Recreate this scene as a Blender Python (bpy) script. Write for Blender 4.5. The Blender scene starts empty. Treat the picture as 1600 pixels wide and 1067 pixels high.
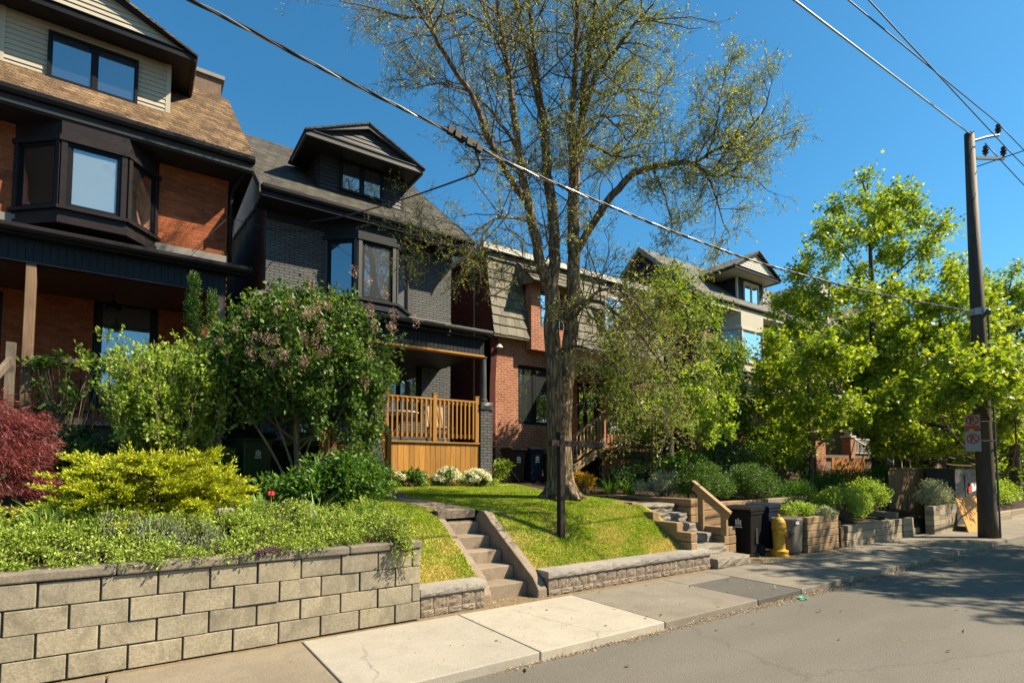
import bpy, math, random
import numpy as np
from mathutils import Vector, Matrix, noise

SC = bpy.context.scene
COL = SC.collection
rng = np.random.default_rng(7)
random.seed(7)

# ---------------------------------------------------------------- camera measures (1600 x 1067 photo pixels -> metres)
F_PX, CX, HOR = 850.0, 800.0, 732.0
PITCH = math.radians(3.1)
CY = HOR - F_PX * math.tan(PITCH)
EYE = 1.7
TH = math.atan2(1230.0, F_PX / math.cos(PITCH))
_fh = np.array([math.cos(TH), math.sin(TH), 0.0]); _rt = np.array([math.sin(TH), -math.cos(TH), 0.0]); _zz = np.array([0, 0, 1.0])
_fw = _fh * math.cos(PITCH) + _zz * math.sin(PITCH); _up = _zz * math.cos(PITCH) - _fh * math.sin(PITCH)

def pt(u, v, d):
    """point at depth d metres along the view axis, measured at photo pixel (u, v)"""
    return np.array([0, 0, EYE]) + (_fw + _rt * (u - CX) / F_PX + _up * (CY - v) / F_PX) * d

def on_y(u, v, y):
    r = _fw + _rt * (u - CX) / F_PX + _up * (CY - v) / F_PX
    return np.array([0, 0, EYE]) + r * (y / r[1])

# ---------------------------------------------------------------- node helpers
def new_mat(name):
    m = bpy.data.materials.new(name); m.use_nodes = True
    nt = m.node_tree; nt.nodes.clear()
    return m, nt

class N:
    def __init__(s, nt): s.nt = nt
    def __call__(s, typ, ins=None, **props):
        n = s.nt.nodes.new('ShaderNode' + typ)
        for k, v in props.items(): setattr(n, k, v)
        for k, v in (ins or {}).items():
            sock = n.inputs[k]
            if hasattr(v, 'is_output') or isinstance(v, bpy.types.NodeSocket): s.nt.links.new(v, sock)
            else: sock.default_value = v
        return n

ALB = 0.72   # every base colour below was measured against exposure 0.8; the scene is exposed half a stop brighter
def c4(c): return (c[0], c[1], c[2], 1.0)
def kk(c): return tuple(x * ALB for x in c)

def ramp(n, fac, stops):
    r = n('ValToRGB', {'Fac': fac})
    e = r.color_ramp.elements
    e[0].position, e[0].color = stops[0][0], c4(stops[0][1])
    e[1].position, e[1].color = stops[-1][0], c4(stops[-1][1])
    for p, c in stops[1:-1]:
        k = e.new(p); k.color = c4(c)
    return r.outputs['Color']

def mixc(n, fac, a, b, mode='MIX'):
    m = n('Mix', data_type='RGBA', blend_type=mode)
    for sock, v in ((m.inputs[0], fac), (m.inputs[6], a), (m.inputs[7], b)):
        if isinstance(v, bpy.types.NodeSocket): n.nt.links.new(v, sock)
        elif isinstance(v, (tuple, list)): sock.default_value = c4(v)
        else: sock.default_value = v
    return m.outputs[2]

def out(n, sh): n('OutputMaterial', {'Surface': sh})

def plain(name, col, rough=0.6, var=0.25, scale=6.0, bump=0.0, metal=0.0, spec=0.4, stretch=(1, 1, 1), isl=0.0, bscale=None, fine=0.0):
    """one-colour surface with soft blotches, fine grain, optional tone per loose piece, and a bump"""
    m, nt = new_mat(name); n = N(nt); col = kk(col)
    tc = n('TexCoord').outputs['Object']
    mp = n('Mapping', {'Vector': tc, 'Scale': stretch}).outputs[0]
    ns = n('TexNoise', {'Vector': mp, 'Scale': scale, 'Detail': 7.0, 'Roughness': 0.62}).outputs['Fac']
    a = tuple(max(0, x * (1 - var)) for x in col); b = tuple(min(1, x * (1 + var)) for x in col)
    cc = ramp(n, ns, [(0.28, a), (0.72, b)])
    if fine:
        f2 = n('TexNoise', {'Vector': mp, 'Scale': scale * 22, 'Detail': 3.0}).outputs['Fac']
        cc = mixc(n, fine, cc, ramp(n, f2, [(0.35, tuple(x * .45 for x in col)), (0.65, tuple(min(1, x * 1.5) for x in col))]))
    if isl:
        ri = n('NewGeometry').outputs['Random Per Island']
        cc = mixc(n, 1.0, cc, ramp(n, ri, [(0.0, (1 - isl,) * 3), (1.0, (1 + isl * .4,) * 3)]), 'MULTIPLY')
    ins = {'Base Color': cc, 'Roughness': rough, 'Metallic': metal, 'Specular IOR Level': spec}
    if bump:
        bn = n('TexNoise', {'Vector': mp, 'Scale': bscale or scale * 6, 'Detail': 6.0}).outputs['Fac']
        ins['Normal'] = n('Bump', {'Height': bn, 'Strength': bump, 'Distance': 0.02}).outputs[0]
    out(n, n('BsdfPrincipled', ins).outputs[0])
    return m

def brick(name, c1, c2, mortar, bw=0.215, bh=0.065, mw=0.01, rough=0.85, zk=1.0, bump=0.5, var=0.35, offset=0.5, dirt=0.35, smooth=0.1, mscale=1.0, ak=1.0, spec=0.2):
    m, nt = new_mat(name); n = N(nt); c1, c2, mortar = kk(c1), kk(c2), kk(mortar)
    tc = n('TexCoord').outputs['Object']
    sp = n('SeparateXYZ', {'Vector': tc})
    u = n('Math', {0: sp.outputs[0], 1: sp.outputs[1]}, operation='ADD').outputs[0]
    if ak != 1.0: u = n('Math', {0: u, 1: ak}, operation='MULTIPLY').outputs[0]
    w = n('Math', {0: sp.outputs[2], 1: zk}, operation='MULTIPLY').outputs[0]
    wob = n('TexNoise', {'Vector': tc, 'Scale': 9.0, 'Detail': 2.0}).outputs['Fac']
    wob = n('Math', {0: wob, 1: 0.5, 2: 0.0}, operation='SUBTRACT').outputs[0]
    w = n('Math', {0: wob, 1: 0.012, 2: w}, operation='MULTIPLY_ADD').outputs[0]
    v = n('CombineXYZ', {'X': u, 'Y': w, 'Z': 0.0}).outputs[0]
    b = n('TexBrick', {'Vector': v, 'Color1': c4(c1), 'Color2': c4(c2), 'Mortar': c4(mortar), 'Scale': 1.0, 'Mortar Size': mw * mscale,
                       'Mortar Smooth': smooth, 'Bias': 0.0, 'Brick Width': bw + mw, 'Row Height': bh + mw}, offset=offset)
    ns = n('TexNoise', {'Vector': tc, 'Scale': 1.7, 'Detail': 8.0, 'Roughness': 0.65}).outputs['Fac']
    cc = mixc(n, 1.0, b.outputs['Color'], ramp(n, ns, [(0.3, (1 - dirt,) * 3), (0.7, (1.0 + dirt * .5,) * 3)]), 'MULTIPLY')
    f2 = n('TexNoise', {'Vector': tc, 'Scale': 38.0, 'Detail': 4.0}).outputs['Fac']
    cc = mixc(n, 1.0, cc, ramp(n, f2, [(0.3, (1 - var,) * 3), (0.7, (1 + var * .6,) * 3)]), 'MULTIPLY')
    h = n('Math', {0: b.outputs['Fac'], 1: -1.0, 2: f2}, operation='MULTIPLY_ADD').outputs[0]
    nb = n('Bump', {'Height': h, 'Strength': bump, 'Distance': 0.012}).outputs[0]
    out(n, n('BsdfPrincipled', {'Base Color': cc, 'Roughness': rough, 'Normal': nb, 'Specular IOR Level': spec}).outputs[0])
    return m

def wood(name, c1, c2, rough=0.7, axis='Z', isl=0.25, scale=3.0, bump=0.25, knots=True):
    m, nt = new_mat(name); n = N(nt); c1, c2 = kk(c1), kk(c2)
    tc = n('TexCoord').outputs['Object']
    st = {'X': (0.6, 9, 9), 'Y': (9, 0.6, 9), 'Z': (9, 9, 0.6)}[axis]
    gi = n('NewGeometry').outputs['Random Per Island']
    off = n('VectorMath', {0: tc, 1: gi}, operation='ADD').outputs[0]
    mp = n('Mapping', {'Vector': off, 'Scale': st}).outputs[0]
    g = n('TexNoise', {'Vector': mp, 'Scale': scale, 'Detail': 6.0, 'Roughness': 0.6, 'Distortion': 0.6}).outputs['Fac']
    cc = ramp(n, g, [(0.3, c1), (0.7, c2)])
    if knots:
        kv = n('TexVoronoi', {'Vector': off, 'Scale': 3.2, 'Randomness': 1.0}).outputs['Distance']
        cc = mixc(n, ramp(n, kv, [(0.03, (1, 1, 1)), (0.09, (0, 0, 0))]), cc, tuple(x * .35 for x in c1))
    cc = mixc(n, 1.0, cc, ramp(n, gi, [(0.0, (1 - isl,) * 3), (1.0, (1 + isl * .35,) * 3)]), 'MULTIPLY')
    nb = n('Bump', {'Height': g, 'Strength': bump, 'Distance': 0.01}).outputs[0]
    out(n, n('BsdfPrincipled', {'Base Color': cc, 'Roughness': rough, 'Normal': nb, 'Specular IOR Level': 0.3}).outputs[0])
    return m

def leaf(name, c1, c2, c3=None, trans=0.35, rough=0.45, spec=0.35):
    m, nt = new_mat(name); n = N(nt)
    ri = n('NewGeometry').outputs['Random Per Island']
    st = [(0.0, c1), (1.0, c2)] if c3 is None else [(0.0, c1), (0.6, c2), (1.0, c3)]
    cc = ramp(n, ri, st)
    pr = n('BsdfPrincipled', {'Base Color': cc, 'Roughness': rough, 'Specular IOR Level': spec}).outputs[0]
    tcol = mixc(n, 1.0, cc, (1.4, 1.3, 0.5), 'MULTIPLY')
    tr = n('BsdfTranslucent', {'Color': tcol}).outputs[0]
    out(n, n('MixShader', {0: trans, 1: pr, 2: tr}).outputs[0])
    return m

def glass(name, tint, refl=0.16, rough=0.015):
    """window glass seen from outside: dark room behind, sky and trees in the reflection"""
    m, nt = new_mat(name); n = N(nt)
    tc = n('TexCoord').outputs['Object']
    wv = n('TexNoise', {'Vector': tc, 'Scale': 1.3, 'Detail': 1.0}).outputs['Fac']
    nb = n('Bump', {'Height': wv, 'Strength': 0.035, 'Distance': 0.1}).outputs[0]
    fr = n('LayerWeight', {'Blend': 0.35}).outputs['Fresnel']
    fac = n('Math', {0: fr, 1: 0.75, 2: refl}, operation='MULTIPLY_ADD', use_clamp=True).outputs[0]
    d = n('BsdfPrincipled', {'Base Color': c4(tint), 'Roughness': 0.4}).outputs[0]
    g = n('BsdfGlossy', {'Color': (0.9, 0.95, 1, 1), 'Roughness': rough, 'Normal': nb}).outputs[0]
    out(n, n('MixShader', {0: fac, 1: d, 2: g}).outputs[0])
    return m

def clear_glass(name, refl=0.2):
    m, nt = new_mat(name); n = N(nt)
    d = n('BsdfTransparent', {'Color': (0.85, 0.9, 0.92, 1)}).outputs[0]
    g = n('BsdfGlossy', {'Color': (0.9, 0.95, 1, 1), 'Roughness': 0.02}).outputs[0]
    out(n, n('MixShader', {0: refl, 1: d, 2: g}).outputs[0])
    return m

# ---------------------------------------------------------------- mesh helpers
class MB:
    def __init__(s): s.v = []; s.f = []
    def add(s, vs, fs):
        o = len(s.v); s.v += [tuple(map(float, p)) for p in vs]; s.f += [tuple(i + o for i in q) for q in fs]; return s
    def poly(s, *p): return s.add(p, [tuple(range(len(p)))])
    def hexa(s, p): return s.add(p, [(0, 3, 2, 1), (4, 5, 6, 7), (0, 1, 5, 4), (1, 2, 6, 5), (2, 3, 7, 6), (3, 0, 4, 7)])
    def box(s, x0, x1, y0, y1, z0, z1):
        return s.hexa([(x0, y0, z0), (x1, y0, z0), (x1, y1, z0), (x0, y1, z0), (x0, y0, z1), (x1, y0, z1), (x1, y1, z1), (x0, y1, z1)])
    def obox(s, o, a, b, c):
        o, a, b, c = (np.array(q, float) for q in (o, a, b, c))
        return s.hexa([o, o + a, o + a + b, o + b, o + c, o + a + c, o + a + b + c, o + b + c])
    def bar(s, p, q, w, h, up=(0, 0, 1)):
        """square-section beam from p to q (centre line)"""
        p = np.array(p, float); q = np.array(q, float); d = (q - p) / np.linalg.norm(q - p); up = np.array(up, float)
        sd = np.cross(d, up)
        if np.linalg.norm(sd) < 1e-6: sd = np.array([1.0, 0, 0])
        sd /= np.linalg.norm(sd); u2 = np.cross(sd, d)
        return s.obox(p - sd * w / 2 - u2 * h / 2, q - p, sd * w, u2 * h)
    def prism(s, poly, vec):
        n = len(poly); a = [np.array(p, float) for p in poly]; b = [p + np.array(vec, float) for p in a]
        fs = [tuple(reversed(range(n))), tuple(range(n, 2 * n))] + [(i, (i + 1) % n, n + (i + 1) % n, n + i) for i in range(n)]
        return s.add(a + b, fs)
    def slab(s, pts, th):
        a = [np.array(p, float) for p in pts]; nn = np.cross(a[1] - a[0], a[2] - a[0]); nn /= np.linalg.norm(nn)
        return s.prism(a, nn * th)
    def tube(s, pts, rad, n=8, cap=True, wob=0.0, seed=0):
        pts = [np.array(p, float) for p in pts]
        if np.isscalar(rad): rad = [rad] * len(pts)
        vs = []; fs = []; side = None
        for i, p in enumerate(pts):
            d = pts[min(i + 1, len(pts) - 1)] - pts[max(i - 1, 0)]; d /= max(np.linalg.norm(d), 1e-9)
            if side is None:
                side = np.cross(d, [0.3, 0.9, 0.1]); 
            side = side - d * (side @ d); side /= np.linalg.norm(side); up = np.cross(d, side)
            for k in range(n):
                a = 2 * math.pi * k / n
                r = rad[i]
                if wob: r *= 1 + wob * noise.noise(Vector((math.cos(a) * 2.2 + seed, math.sin(a) * 2.2, p[2] * 0.6))) + wob * .45 * noise.noise(Vector((math.cos(a) * 6 + seed, math.sin(a) * 6, p[2] * 1.4)))
                vs.append(p + side * math.cos(a) * r + up * math.sin(a) * r)
        for i in range(len(pts) - 1):
            for k in range(n): fs.append((i * n + k, i * n + (k + 1) % n, (i + 1) * n + (k + 1) % n, (i + 1) * n + k))
        if cap: fs += [tuple(reversed(range(n))), tuple((len(pts) - 1) * n + k for k in range(n))]
        return s.add(vs, fs)
    def lathe(s, c, prof, n=20):
        return s.tube_rings(c, prof, n)
    def tube_rings(s, c, prof, n):
        vs = []; fs = []
        for r, z in prof:
            for k in range(n):
                a = 2 * math.pi * k / n; vs.append((c[0] + r * math.cos(a), c[1] + r * math.sin(a), c[2] + z))
        for i in range(len(prof) - 1):
            for k in range(n): fs.append((i * n + k, i * n + (k + 1) % n, (i + 1) * n + (k + 1) % n, (i + 1) * n + k))
        fs += [tuple(reversed(range(n))), tuple((len(prof) - 1) * n + k for k in range(n))]
        return s.add(vs, fs)
    def build(s, name, mat, parent=None, bevel=0.0, smooth=False, label=None):
        me = bpy.data.meshes.new(name); me.from_pydata(s.v, [], s.f); me.materials.append(mat)
        if smooth: me.polygons.foreach_set('use_smooth', [True] * len(me.polygons))
        return link(name, me, parent, bevel, label)

def link(name, me, parent=None, bevel=0.0, label=None):
    o = bpy.data.objects.new(name, me); COL.objects.link(o)
    if parent is not None:
        o.parent = parent
        q = parent; t = Vector((0, 0, 0))
        if parent.type == 'EMPTY': o.matrix_parent_inverse = Matrix.Translation(-parent.location)
    if bevel:
        b = o.modifiers.new('bevel', 'BEVEL'); b.width = bevel; b.segments = 2; b.limit_method = 'ANGLE'
    if label: o['label'] = label
    return o

def tag(o, label, cat, group=None, kind=None):
    o['label'] = label; o['category'] = cat
    if group: o['group'] = group
    if kind: o['kind'] = kind
    return o

def thing(name, label, cat, loc, group=None):
    o = bpy.data.objects.new(name, None); COL.objects.link(o); o.location = loc; o.empty_display_size = 0.2
    return tag(o, label, cat, group)

def copy_thing(o, dx, label, group=None):
    r = o.copy(); COL.objects.link(r); r.location = o.location + Vector(dx); r['label'] = label
    if group: r['group'] = group
    for ch in list(o.children):
        c = ch.copy(); COL.objects.link(c); c.parent = r
        for g in list(ch.children):
            d = g.copy(); COL.objects.link(d); d.parent = c
    return r

def np_mesh(name, V, F, mat, parent=None, smooth=False):
    """V (n,3), F (m,k) constant-size faces"""
    V = np.ascontiguousarray(V, dtype=np.float32); F = np.ascontiguousarray(F, dtype=np.int32); m, k = F.shape
    me = bpy.data.meshes.new(name)
    me.vertices.add(len(V)); me.vertices.foreach_set('co', V.ravel())
    me.loops.add(m * k); me.loops.foreach_set('vertex_index', F.ravel())
    me.polygons.add(m); me.polygons.foreach_set('loop_start', np.arange(0, m * k, k, dtype=np.int32))
    me.polygons.foreach_set('loop_total', np.full(m, k, dtype=np.int32))
    if smooth: me.polygons.foreach_set('use_smooth', np.ones(m, dtype=bool))
    me.update(calc_edges=True); me.validate()
    me.materials.append(mat)
    return link(name, me, parent)

def unit(a): return a / np.maximum(np.linalg.norm(a, axis=-1, keepdims=True), 1e-9)

MAPLE = np.array([(0, 0), (.18, .10), (.10, .42), (.38, .30), (.45, .52), (.62, .30), (.62, .16), (1, 0)])
MAPLE = np.vstack([MAPLE, [(t, -w) for t, w in MAPLE[-2:0:-1]]])

def leaf_geo(P, L, W, dirs=None, dn=0.8, up=0.7, kind='diamond', fold=0.22):
    P = np.asarray(P, float); n = len(P)
    L = np.broadcast_to(np.asarray(L, float), (n,)) * rng.uniform(0.55, 1.35, n)
    W = np.broadcast_to(np.asarray(W, float), (n,)) * rng.uniform(0.75, 1.2, n)
    a = rng.normal(size=(n, 3)) * dn
    if dirs is not None: a = a + dirs
    a = unit(a)
    nn = rng.normal(size=(n, 3)) * (1 - up) + np.array([0, 0, up])
    s = unit(np.cross(a, nn)); nn = np.cross(s, a)
    L = L[:, None]; W = W[:, None]
    if kind == 'diamond':
        V = np.stack([P, P + a * L * .45 + s * W * .5 + nn * W * fold, P + a * L, P + a * L * .45 - s * W * .5 + nn * W * fold], 1).reshape(-1, 3)
        b = np.arange(n)[:, None] * 4
        F = np.concatenate([b + np.array([0, 1, 2]), b + np.array([0, 2, 3])], 1).reshape(-1, 3)
        return V, F
    k = len(MAPLE)
    V = (P[:, None] + a[:, None] * (MAPLE[None, :, :1] * L[:, None]) + s[:, None] * (MAPLE[None, :, 1:] * W[:, None])
         - nn[:, None] * (np.abs(MAPLE[None, :, 1:]) * W[:, None] * .25 + MAPLE[None, :, :1] ** 2 * L[:, None] * .15)).reshape(-1, 3)
    F = np.arange(n * k).reshape(n, k)
    return V, F

def leaves(name, P, L, W, mat, parent=None, **k):
    V, F = leaf_geo(P, L, W, **k)
    return np_mesh(name, V, F, mat, parent)

def seg_geo(A, B, ra, rb, n=4):
    A = np.asarray(A, float); B = np.asarray(B, float); m = len(A)
    ra = np.broadcast_to(np.asarray(ra, float), (m,)); rb = np.broadcast_to(np.asarray(rb, float), (m,))
    d = unit(B - A); s = unit(np.cross(d, np.array([0.31, 0.2, 0.93]))); u = np.cross(d, s)
    ang = np.arange(n) * 2 * math.pi / n
    ring = s[:, None] * np.cos(ang)[None, :, None] + u[:, None] * np.sin(ang)[None, :, None]
    V = np.concatenate([A[:, None] + ring * ra[:, None, None], B[:, None] + ring * rb[:, None, None]], 1).reshape(-1, 3)
    b = np.arange(m)[:, None] * 2 * n
    q = [np.concatenate([b + k, b + (k + 1) % n, b + n + (k + 1) % n, b + n + k], 1) for k in range(n)]
    return V, np.concatenate(q, 1).reshape(-1, 4)

def cat_geo(gs):
    V = []; F = []; o = 0
    for v, f in gs: V.append(v); F.append(f + o); o += len(v)
    return np.concatenate(V), np.concatenate(F)
# ---------------------------------------------------------------- materials
M = {}
M['asphalt'] = None
def asphalt_mat(name, lo, hi, sc=1.0):
    m, nt = new_mat(name); n = N(nt); lo, hi = kk(lo), kk(hi)
    tc = n('TexCoord').outputs['Object']
    big = n('TexNoise', {'Vector': n('Mapping', {'Vector': tc, 'Scale': (0.35, 1.1, 1)}).outputs[0], 'Scale': 0.9, 'Detail': 8.0, 'Roughness': 0.6}).outputs['Fac']
    fine = n('TexNoise', {'Vector': tc, 'Scale': 130.0 * sc, 'Detail': 3.0, 'Roughness': 0.7}).outputs['Fac']
    peb = n('TexVoronoi', {'Vector': tc, 'Scale': 75.0 * sc}).outputs['Distance']
    cc = ramp(n, big, [(0.3, lo), (0.7, hi)])
    cc = mixc(n, 1.0, cc, ramp(n, fine, [(0.3, (.62,) * 3), (0.7, (1.3,) * 3)]), 'MULTIPLY')
    wob = n('TexNoise', {'Vector': tc, 'Scale': 2.2, 'Detail': 5.0, 'Roughness': .7}).outputs['Color']
    wv = mixc(n, .35, n('Mapping', {'Vector': tc, 'Scale': (0.5, 0.8, 1)}).outputs[0], wob, 'ADD')
    cr = n('TexVoronoi', {'Vector': wv, 'Scale': 0.40}, feature='DISTANCE_TO_EDGE').outputs['Distance']
    spot = n('TexNoise', {'Vector': tc, 'Scale': 0.8, 'Detail': 4.0, 'Roughness': .55}).outputs['Fac']
    cc = mixc(n, ramp(n, spot, [(0.60, (0,) * 3), (0.78, (.35,) * 3)]), cc, tuple(x * .5 for x in lo))
    cc = mixc(n, ramp(n, cr, [(0.001, (.45,) * 3), (0.005, (0,) * 3)]), cc, (.06, .055, .05))
    h = n('Math', {0: fine, 1: 0.6, 2: peb}, operation='MULTIPLY_ADD').outputs[0]
    nb = n('Bump', {'Height': h, 'Strength': 0.5, 'Distance': 0.006}).outputs[0]
    out(n, n('BsdfPrincipled', {'Base Color': cc, 'Roughness': 0.85, 'Normal': nb, 'Specular IOR Level': 0.3}).outputs[0])
    return m
def concrete(name, col, var=0.16, stain=0.3, rough=0.85, speck=0.35, scale=1.6, drip=False, crack=False):
    m, nt = new_mat(name); n = N(nt); col = kk(col)
    tc = n('TexCoord').outputs['Object']
    a = n('TexNoise', {'Vector': tc, 'Scale': scale, 'Detail': 9.0, 'Roughness': 0.65}).outputs['Fac']
    b = n('TexNoise', {'Vector': tc, 'Scale': 55.0, 'Detail': 5.0, 'Roughness': 0.7}).outputs['Fac']
    s = n('TexNoise', {'Vector': n('Mapping', {'Vector': tc, 'Scale': (1, 1, 0.5)}).outputs[0], 'Scale': 3.3, 'Detail': 6.0, 'Distortion': 0.8}).outputs['Fac']
    if drip:
        off = n('VectorMath', {0: tc, 1: n('NewGeometry').outputs['Random Per Island']}, operation='ADD').outputs[0]
        s = n('TexNoise', {'Vector': n('Mapping', {'Vector': off, 'Scale': (2.4, 2.4, 1.5)}).outputs[0], 'Scale': 2.3, 'Detail': 8.0, 'Roughness': .62, 'Distortion': 0.5}).outputs['Fac']
    ri = n('NewGeometry').outputs['Random Per Island']
    cc = ramp(n, a, [(0.3, tuple(x * (1 - var) for x in col)), (0.7, tuple(min(1, x * (1 + var)) for x in col))])
    cc = mixc(n, 1.0, cc, ramp(n, b, [(0.3, (1 - speck,) * 3), (0.65, (1 + speck * .45,) * 3)]), 'MULTIPLY')
    cc = mixc(n, ramp(n, s, [(0.47 if drip else 0.52, (0,) * 3), (0.78, (stain,) * 3)]), cc, tuple(x * .42 for x in col))
    cc = mixc(n, 1.0, cc, ramp(n, ri, [(0.0, (0.84, .84, .85)), (1.0, (1.08, 1.06, 1.02))]), 'MULTIPLY')
    if drip:
        pit = n('TexVoronoi', {'Vector': tc, 'Scale': 26.0}).outputs['Distance']; pm = n('TexNoise', {'Vector': tc, 'Scale': 7.0, 'Detail': 2.0}).outputs['Fac']
        pit = n('Math', {0: pit, 1: ramp(n, pm, [(0.5, (.0,) * 3), (0.75, (.16,) * 3)])}, operation='LESS_THAN').outputs[0]
        cc = mixc(n, pit, cc, tuple(x * .4 for x in col))
    if crack:
        wob = n('TexNoise', {'Vector': tc, 'Scale': 3.0, 'Detail': 5.0, 'Roughness': .7}).outputs['Color']
        cr = n('TexVoronoi', {'Vector': mixc(n, .30, tc, wob, 'ADD'), 'Scale': 0.42}, feature='DISTANCE_TO_EDGE').outputs['Distance']
        cm = n('TexNoise', {'Vector': tc, 'Scale': .9, 'Detail': 2.0}).outputs['Fac']
        cr = n('Math', {0: ramp(n, cr, [(0.0012, (1,) * 3), (0.0045, (0,) * 3)]), 1: ramp(n, cm, [(0.45, (0,) * 3), (0.58, (.7,) * 3)])}, operation='MULTIPLY').outputs[0]
        cc = mixc(n, cr, cc, tuple(x * .3 for x in col))
        gum = n('TexVoronoi', {'Vector': tc, 'Scale': 5.5}).outputs['Distance']
        cc = mixc(n, ramp(n, gum, [(0.03, (.55,) * 3), (0.05, (0,) * 3)]), cc, tuple(x * .45 for x in col))
    nb = n('Bump', {'Height': b, 'Strength': 0.35, 'Distance': 0.008}).outputs[0]
    out(n, n('BsdfPrincipled', {'Base Color': cc, 'Roughness': rough, 'Normal': nb, 'Specular IOR Level': 0.25}).outputs[0])
    return m
M['asphalt'] = asphalt_mat('asphalt', (.150, .133, .108), (.195, .176, .148))
M['asphalt_patch'] = asphalt_mat('asphalt_patch', (.095, .086, .076), (.14, .127, .11))
M['walk_old'] = concrete('walk_old', (.285, .238, .178), crack=True)
M['walk_new'] = concrete('walk_new', (.46, .415, .345), var=.09, stain=.22, speck=.18, crack=True)
M['walk_grey'] = concrete('walk_grey', (.285, .25, .20), crack=True)
M['cmu'] = concrete('cmu', (.40, .345, .25), stain=.95, scale=2.0, drip=True)
M['cmu_cap'] = concrete('cmu_cap', (.26, .222, .172), stain=.55, scale=3.5)
M['step_concrete'] = concrete('step_concrete', (.34, .265, .195), stain=.55, scale=2.5)
M['stone_face'] = concrete('stone_face', (.32, .255, .195), stain=.35, scale=9.0, speck=.6)
M['stone_cap'] = concrete('stone_cap', (.37, .335, .295), stain=.0, scale=3.0, speck=.3)
M['armour'] = concrete('armour', (.32, .275, .22), stain=.15, scale=5.0, speck=.5)
M['soil'] = plain('soil', (.060, .042, .030), .95, .5, 5.0, .9, bscale=28, spec=.1, fine=.5)
M['dirt_strip'] = plain('dirt_strip', (.26, .195, .115), .95, .35, 7.0, .6, bscale=60, spec=.1, fine=.4)
M['timber'] = wood('timber', (.30, .185, .09), (.47, .31, .165), axis='X', isl=.3)
M['timber_y'] = wood('timber_y', (.30, .185, .09), (.47, .31, .165), axis='Y', isl=.3)
M['timber_dark'] = wood('timber_dark', (.115, .065, .035), (.22, .13, .07), axis='Y', isl=.3)
M['timber_grey'] = wood('timber_grey', (.30, .23, .15), (.48, .385, .27), axis='X', isl=.35)
M['cedar'] = wood('cedar', (.42, .185, .030), (.60, .295, .062), axis='Z', isl=.34, knots=False)
M['cedar_x'] = wood('cedar_x', (.42, .185, .030), (.60, .295, .062), axis='X', isl=.2, knots=False)
M['rail_wood'] = wood('rail_wood', (.33, .20, .095), (.48, .315, .165), axis='Y', isl=.2)
M['stair_wood'] = wood('stair_wood', (.34, .215, .10), (.50, .35, .19), axis='X', isl=.25)
M['post_dark'] = wood('post_dark', (.014, .009, .007), (.03, .02, .015), axis='Z', isl=.1)
M['porch_post'] = wood('porch_post', (.19, .115, .062), (.31, .20, .12), axis='Z', isl=.1)
M['grey_post'] = wood('grey_post', (.15, .115, .085), (.27, .215, .165), axis='Z', isl=.1)

def grass_mat(name):
    m, nt = new_mat(name); n = N(nt)
    tc = n('TexCoord').outputs['Object']
    ri = n('NewGeometry').outputs['Random Per Island']
    cc = ramp(n, ri, [(0.0, (.16, .25, .010)), (0.6, (.265, .345, .022)), (1.0, (.41, .44, .055))])
    pn = n('TexNoise', {'Vector': n('Mapping', {'Vector': tc, 'Scale': (1, 1.3, 1)}).outputs[0], 'Scale': 1.35, 'Detail': 5.0, 'Roughness': .6}).outputs['Fac']
    sep = n('SeparateXYZ', {'Vector': tc})
    slope = n('MapRange', {'Value': sep.outputs[1], 'From Min': 6.0, 'From Max': 8.2, 'To Min': 0.115, 'To Max': -0.06}).outputs[0]
    pn = n('Math', {0: pn, 1: slope}, operation='ADD').outputs[0]
    dry = mixc(n, ri, (.52, .39, .13), (.66, .52, .21))
    cc = mixc(n, ramp(n, pn, [(0.50, (0,) * 3), (0.73, (.85,) * 3)]), cc, dry)
    pr = n('BsdfPrincipled', {'Base Color': cc, 'Roughness': .5, 'Specular IOR Level': .25}).outputs[0]
    tr = n('BsdfTranslucent', {'Color': mixc(n, 1.0, cc, (1.3, 1.3, .5), 'MULTIPLY')}).outputs[0]
    out(n, n('MixShader', {0: .3, 1: pr, 2: tr}).outputs[0])
    return m
M['grass'] = grass_mat('grass')
M['turf'] = plain('turf', (.34, .35, .05), .95, .4, 3.0, .6, bscale=40, spec=.1)

# ---------------------------------------------------------------- ground, road, pavement
mb = MB(); mb.poly((-500, -500, -.14), (500, -500, -.14), (500, 500, -.14), (-500, 500, -.14))
tag(mb.build('ground', M['soil']), 'bare brown earth under the whole street', 'ground', kind='structure')

xs = np.concatenate([np.linspace(-60, -6, 12), np.linspace(-5, 30, 120), np.linspace(32, 160, 30)])
ysr = np.linspace(-4.2, 4.1, 18)
XX, YY = np.meshgrid(xs, ysr, indexing='ij')
ZZ = -.035 - .05 * (np.abs(YY) / 4.2) ** 2 + .05
V = np.stack([XX, YY, ZZ - .05], -1).reshape(-1, 3); nx, ny = len(xs), len(ysr)
ii = (np.arange(nx - 1)[:, None] * ny + np.arange(ny - 1)[None]).reshape(-1)
tag(np_mesh('road', V, np.stack([ii, ii + ny, ii + ny + 1, ii + 1], 1), M['asphalt'], smooth=True), 'sunlit grey brown asphalt road in front of the houses', 'road', kind='structure')

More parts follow.
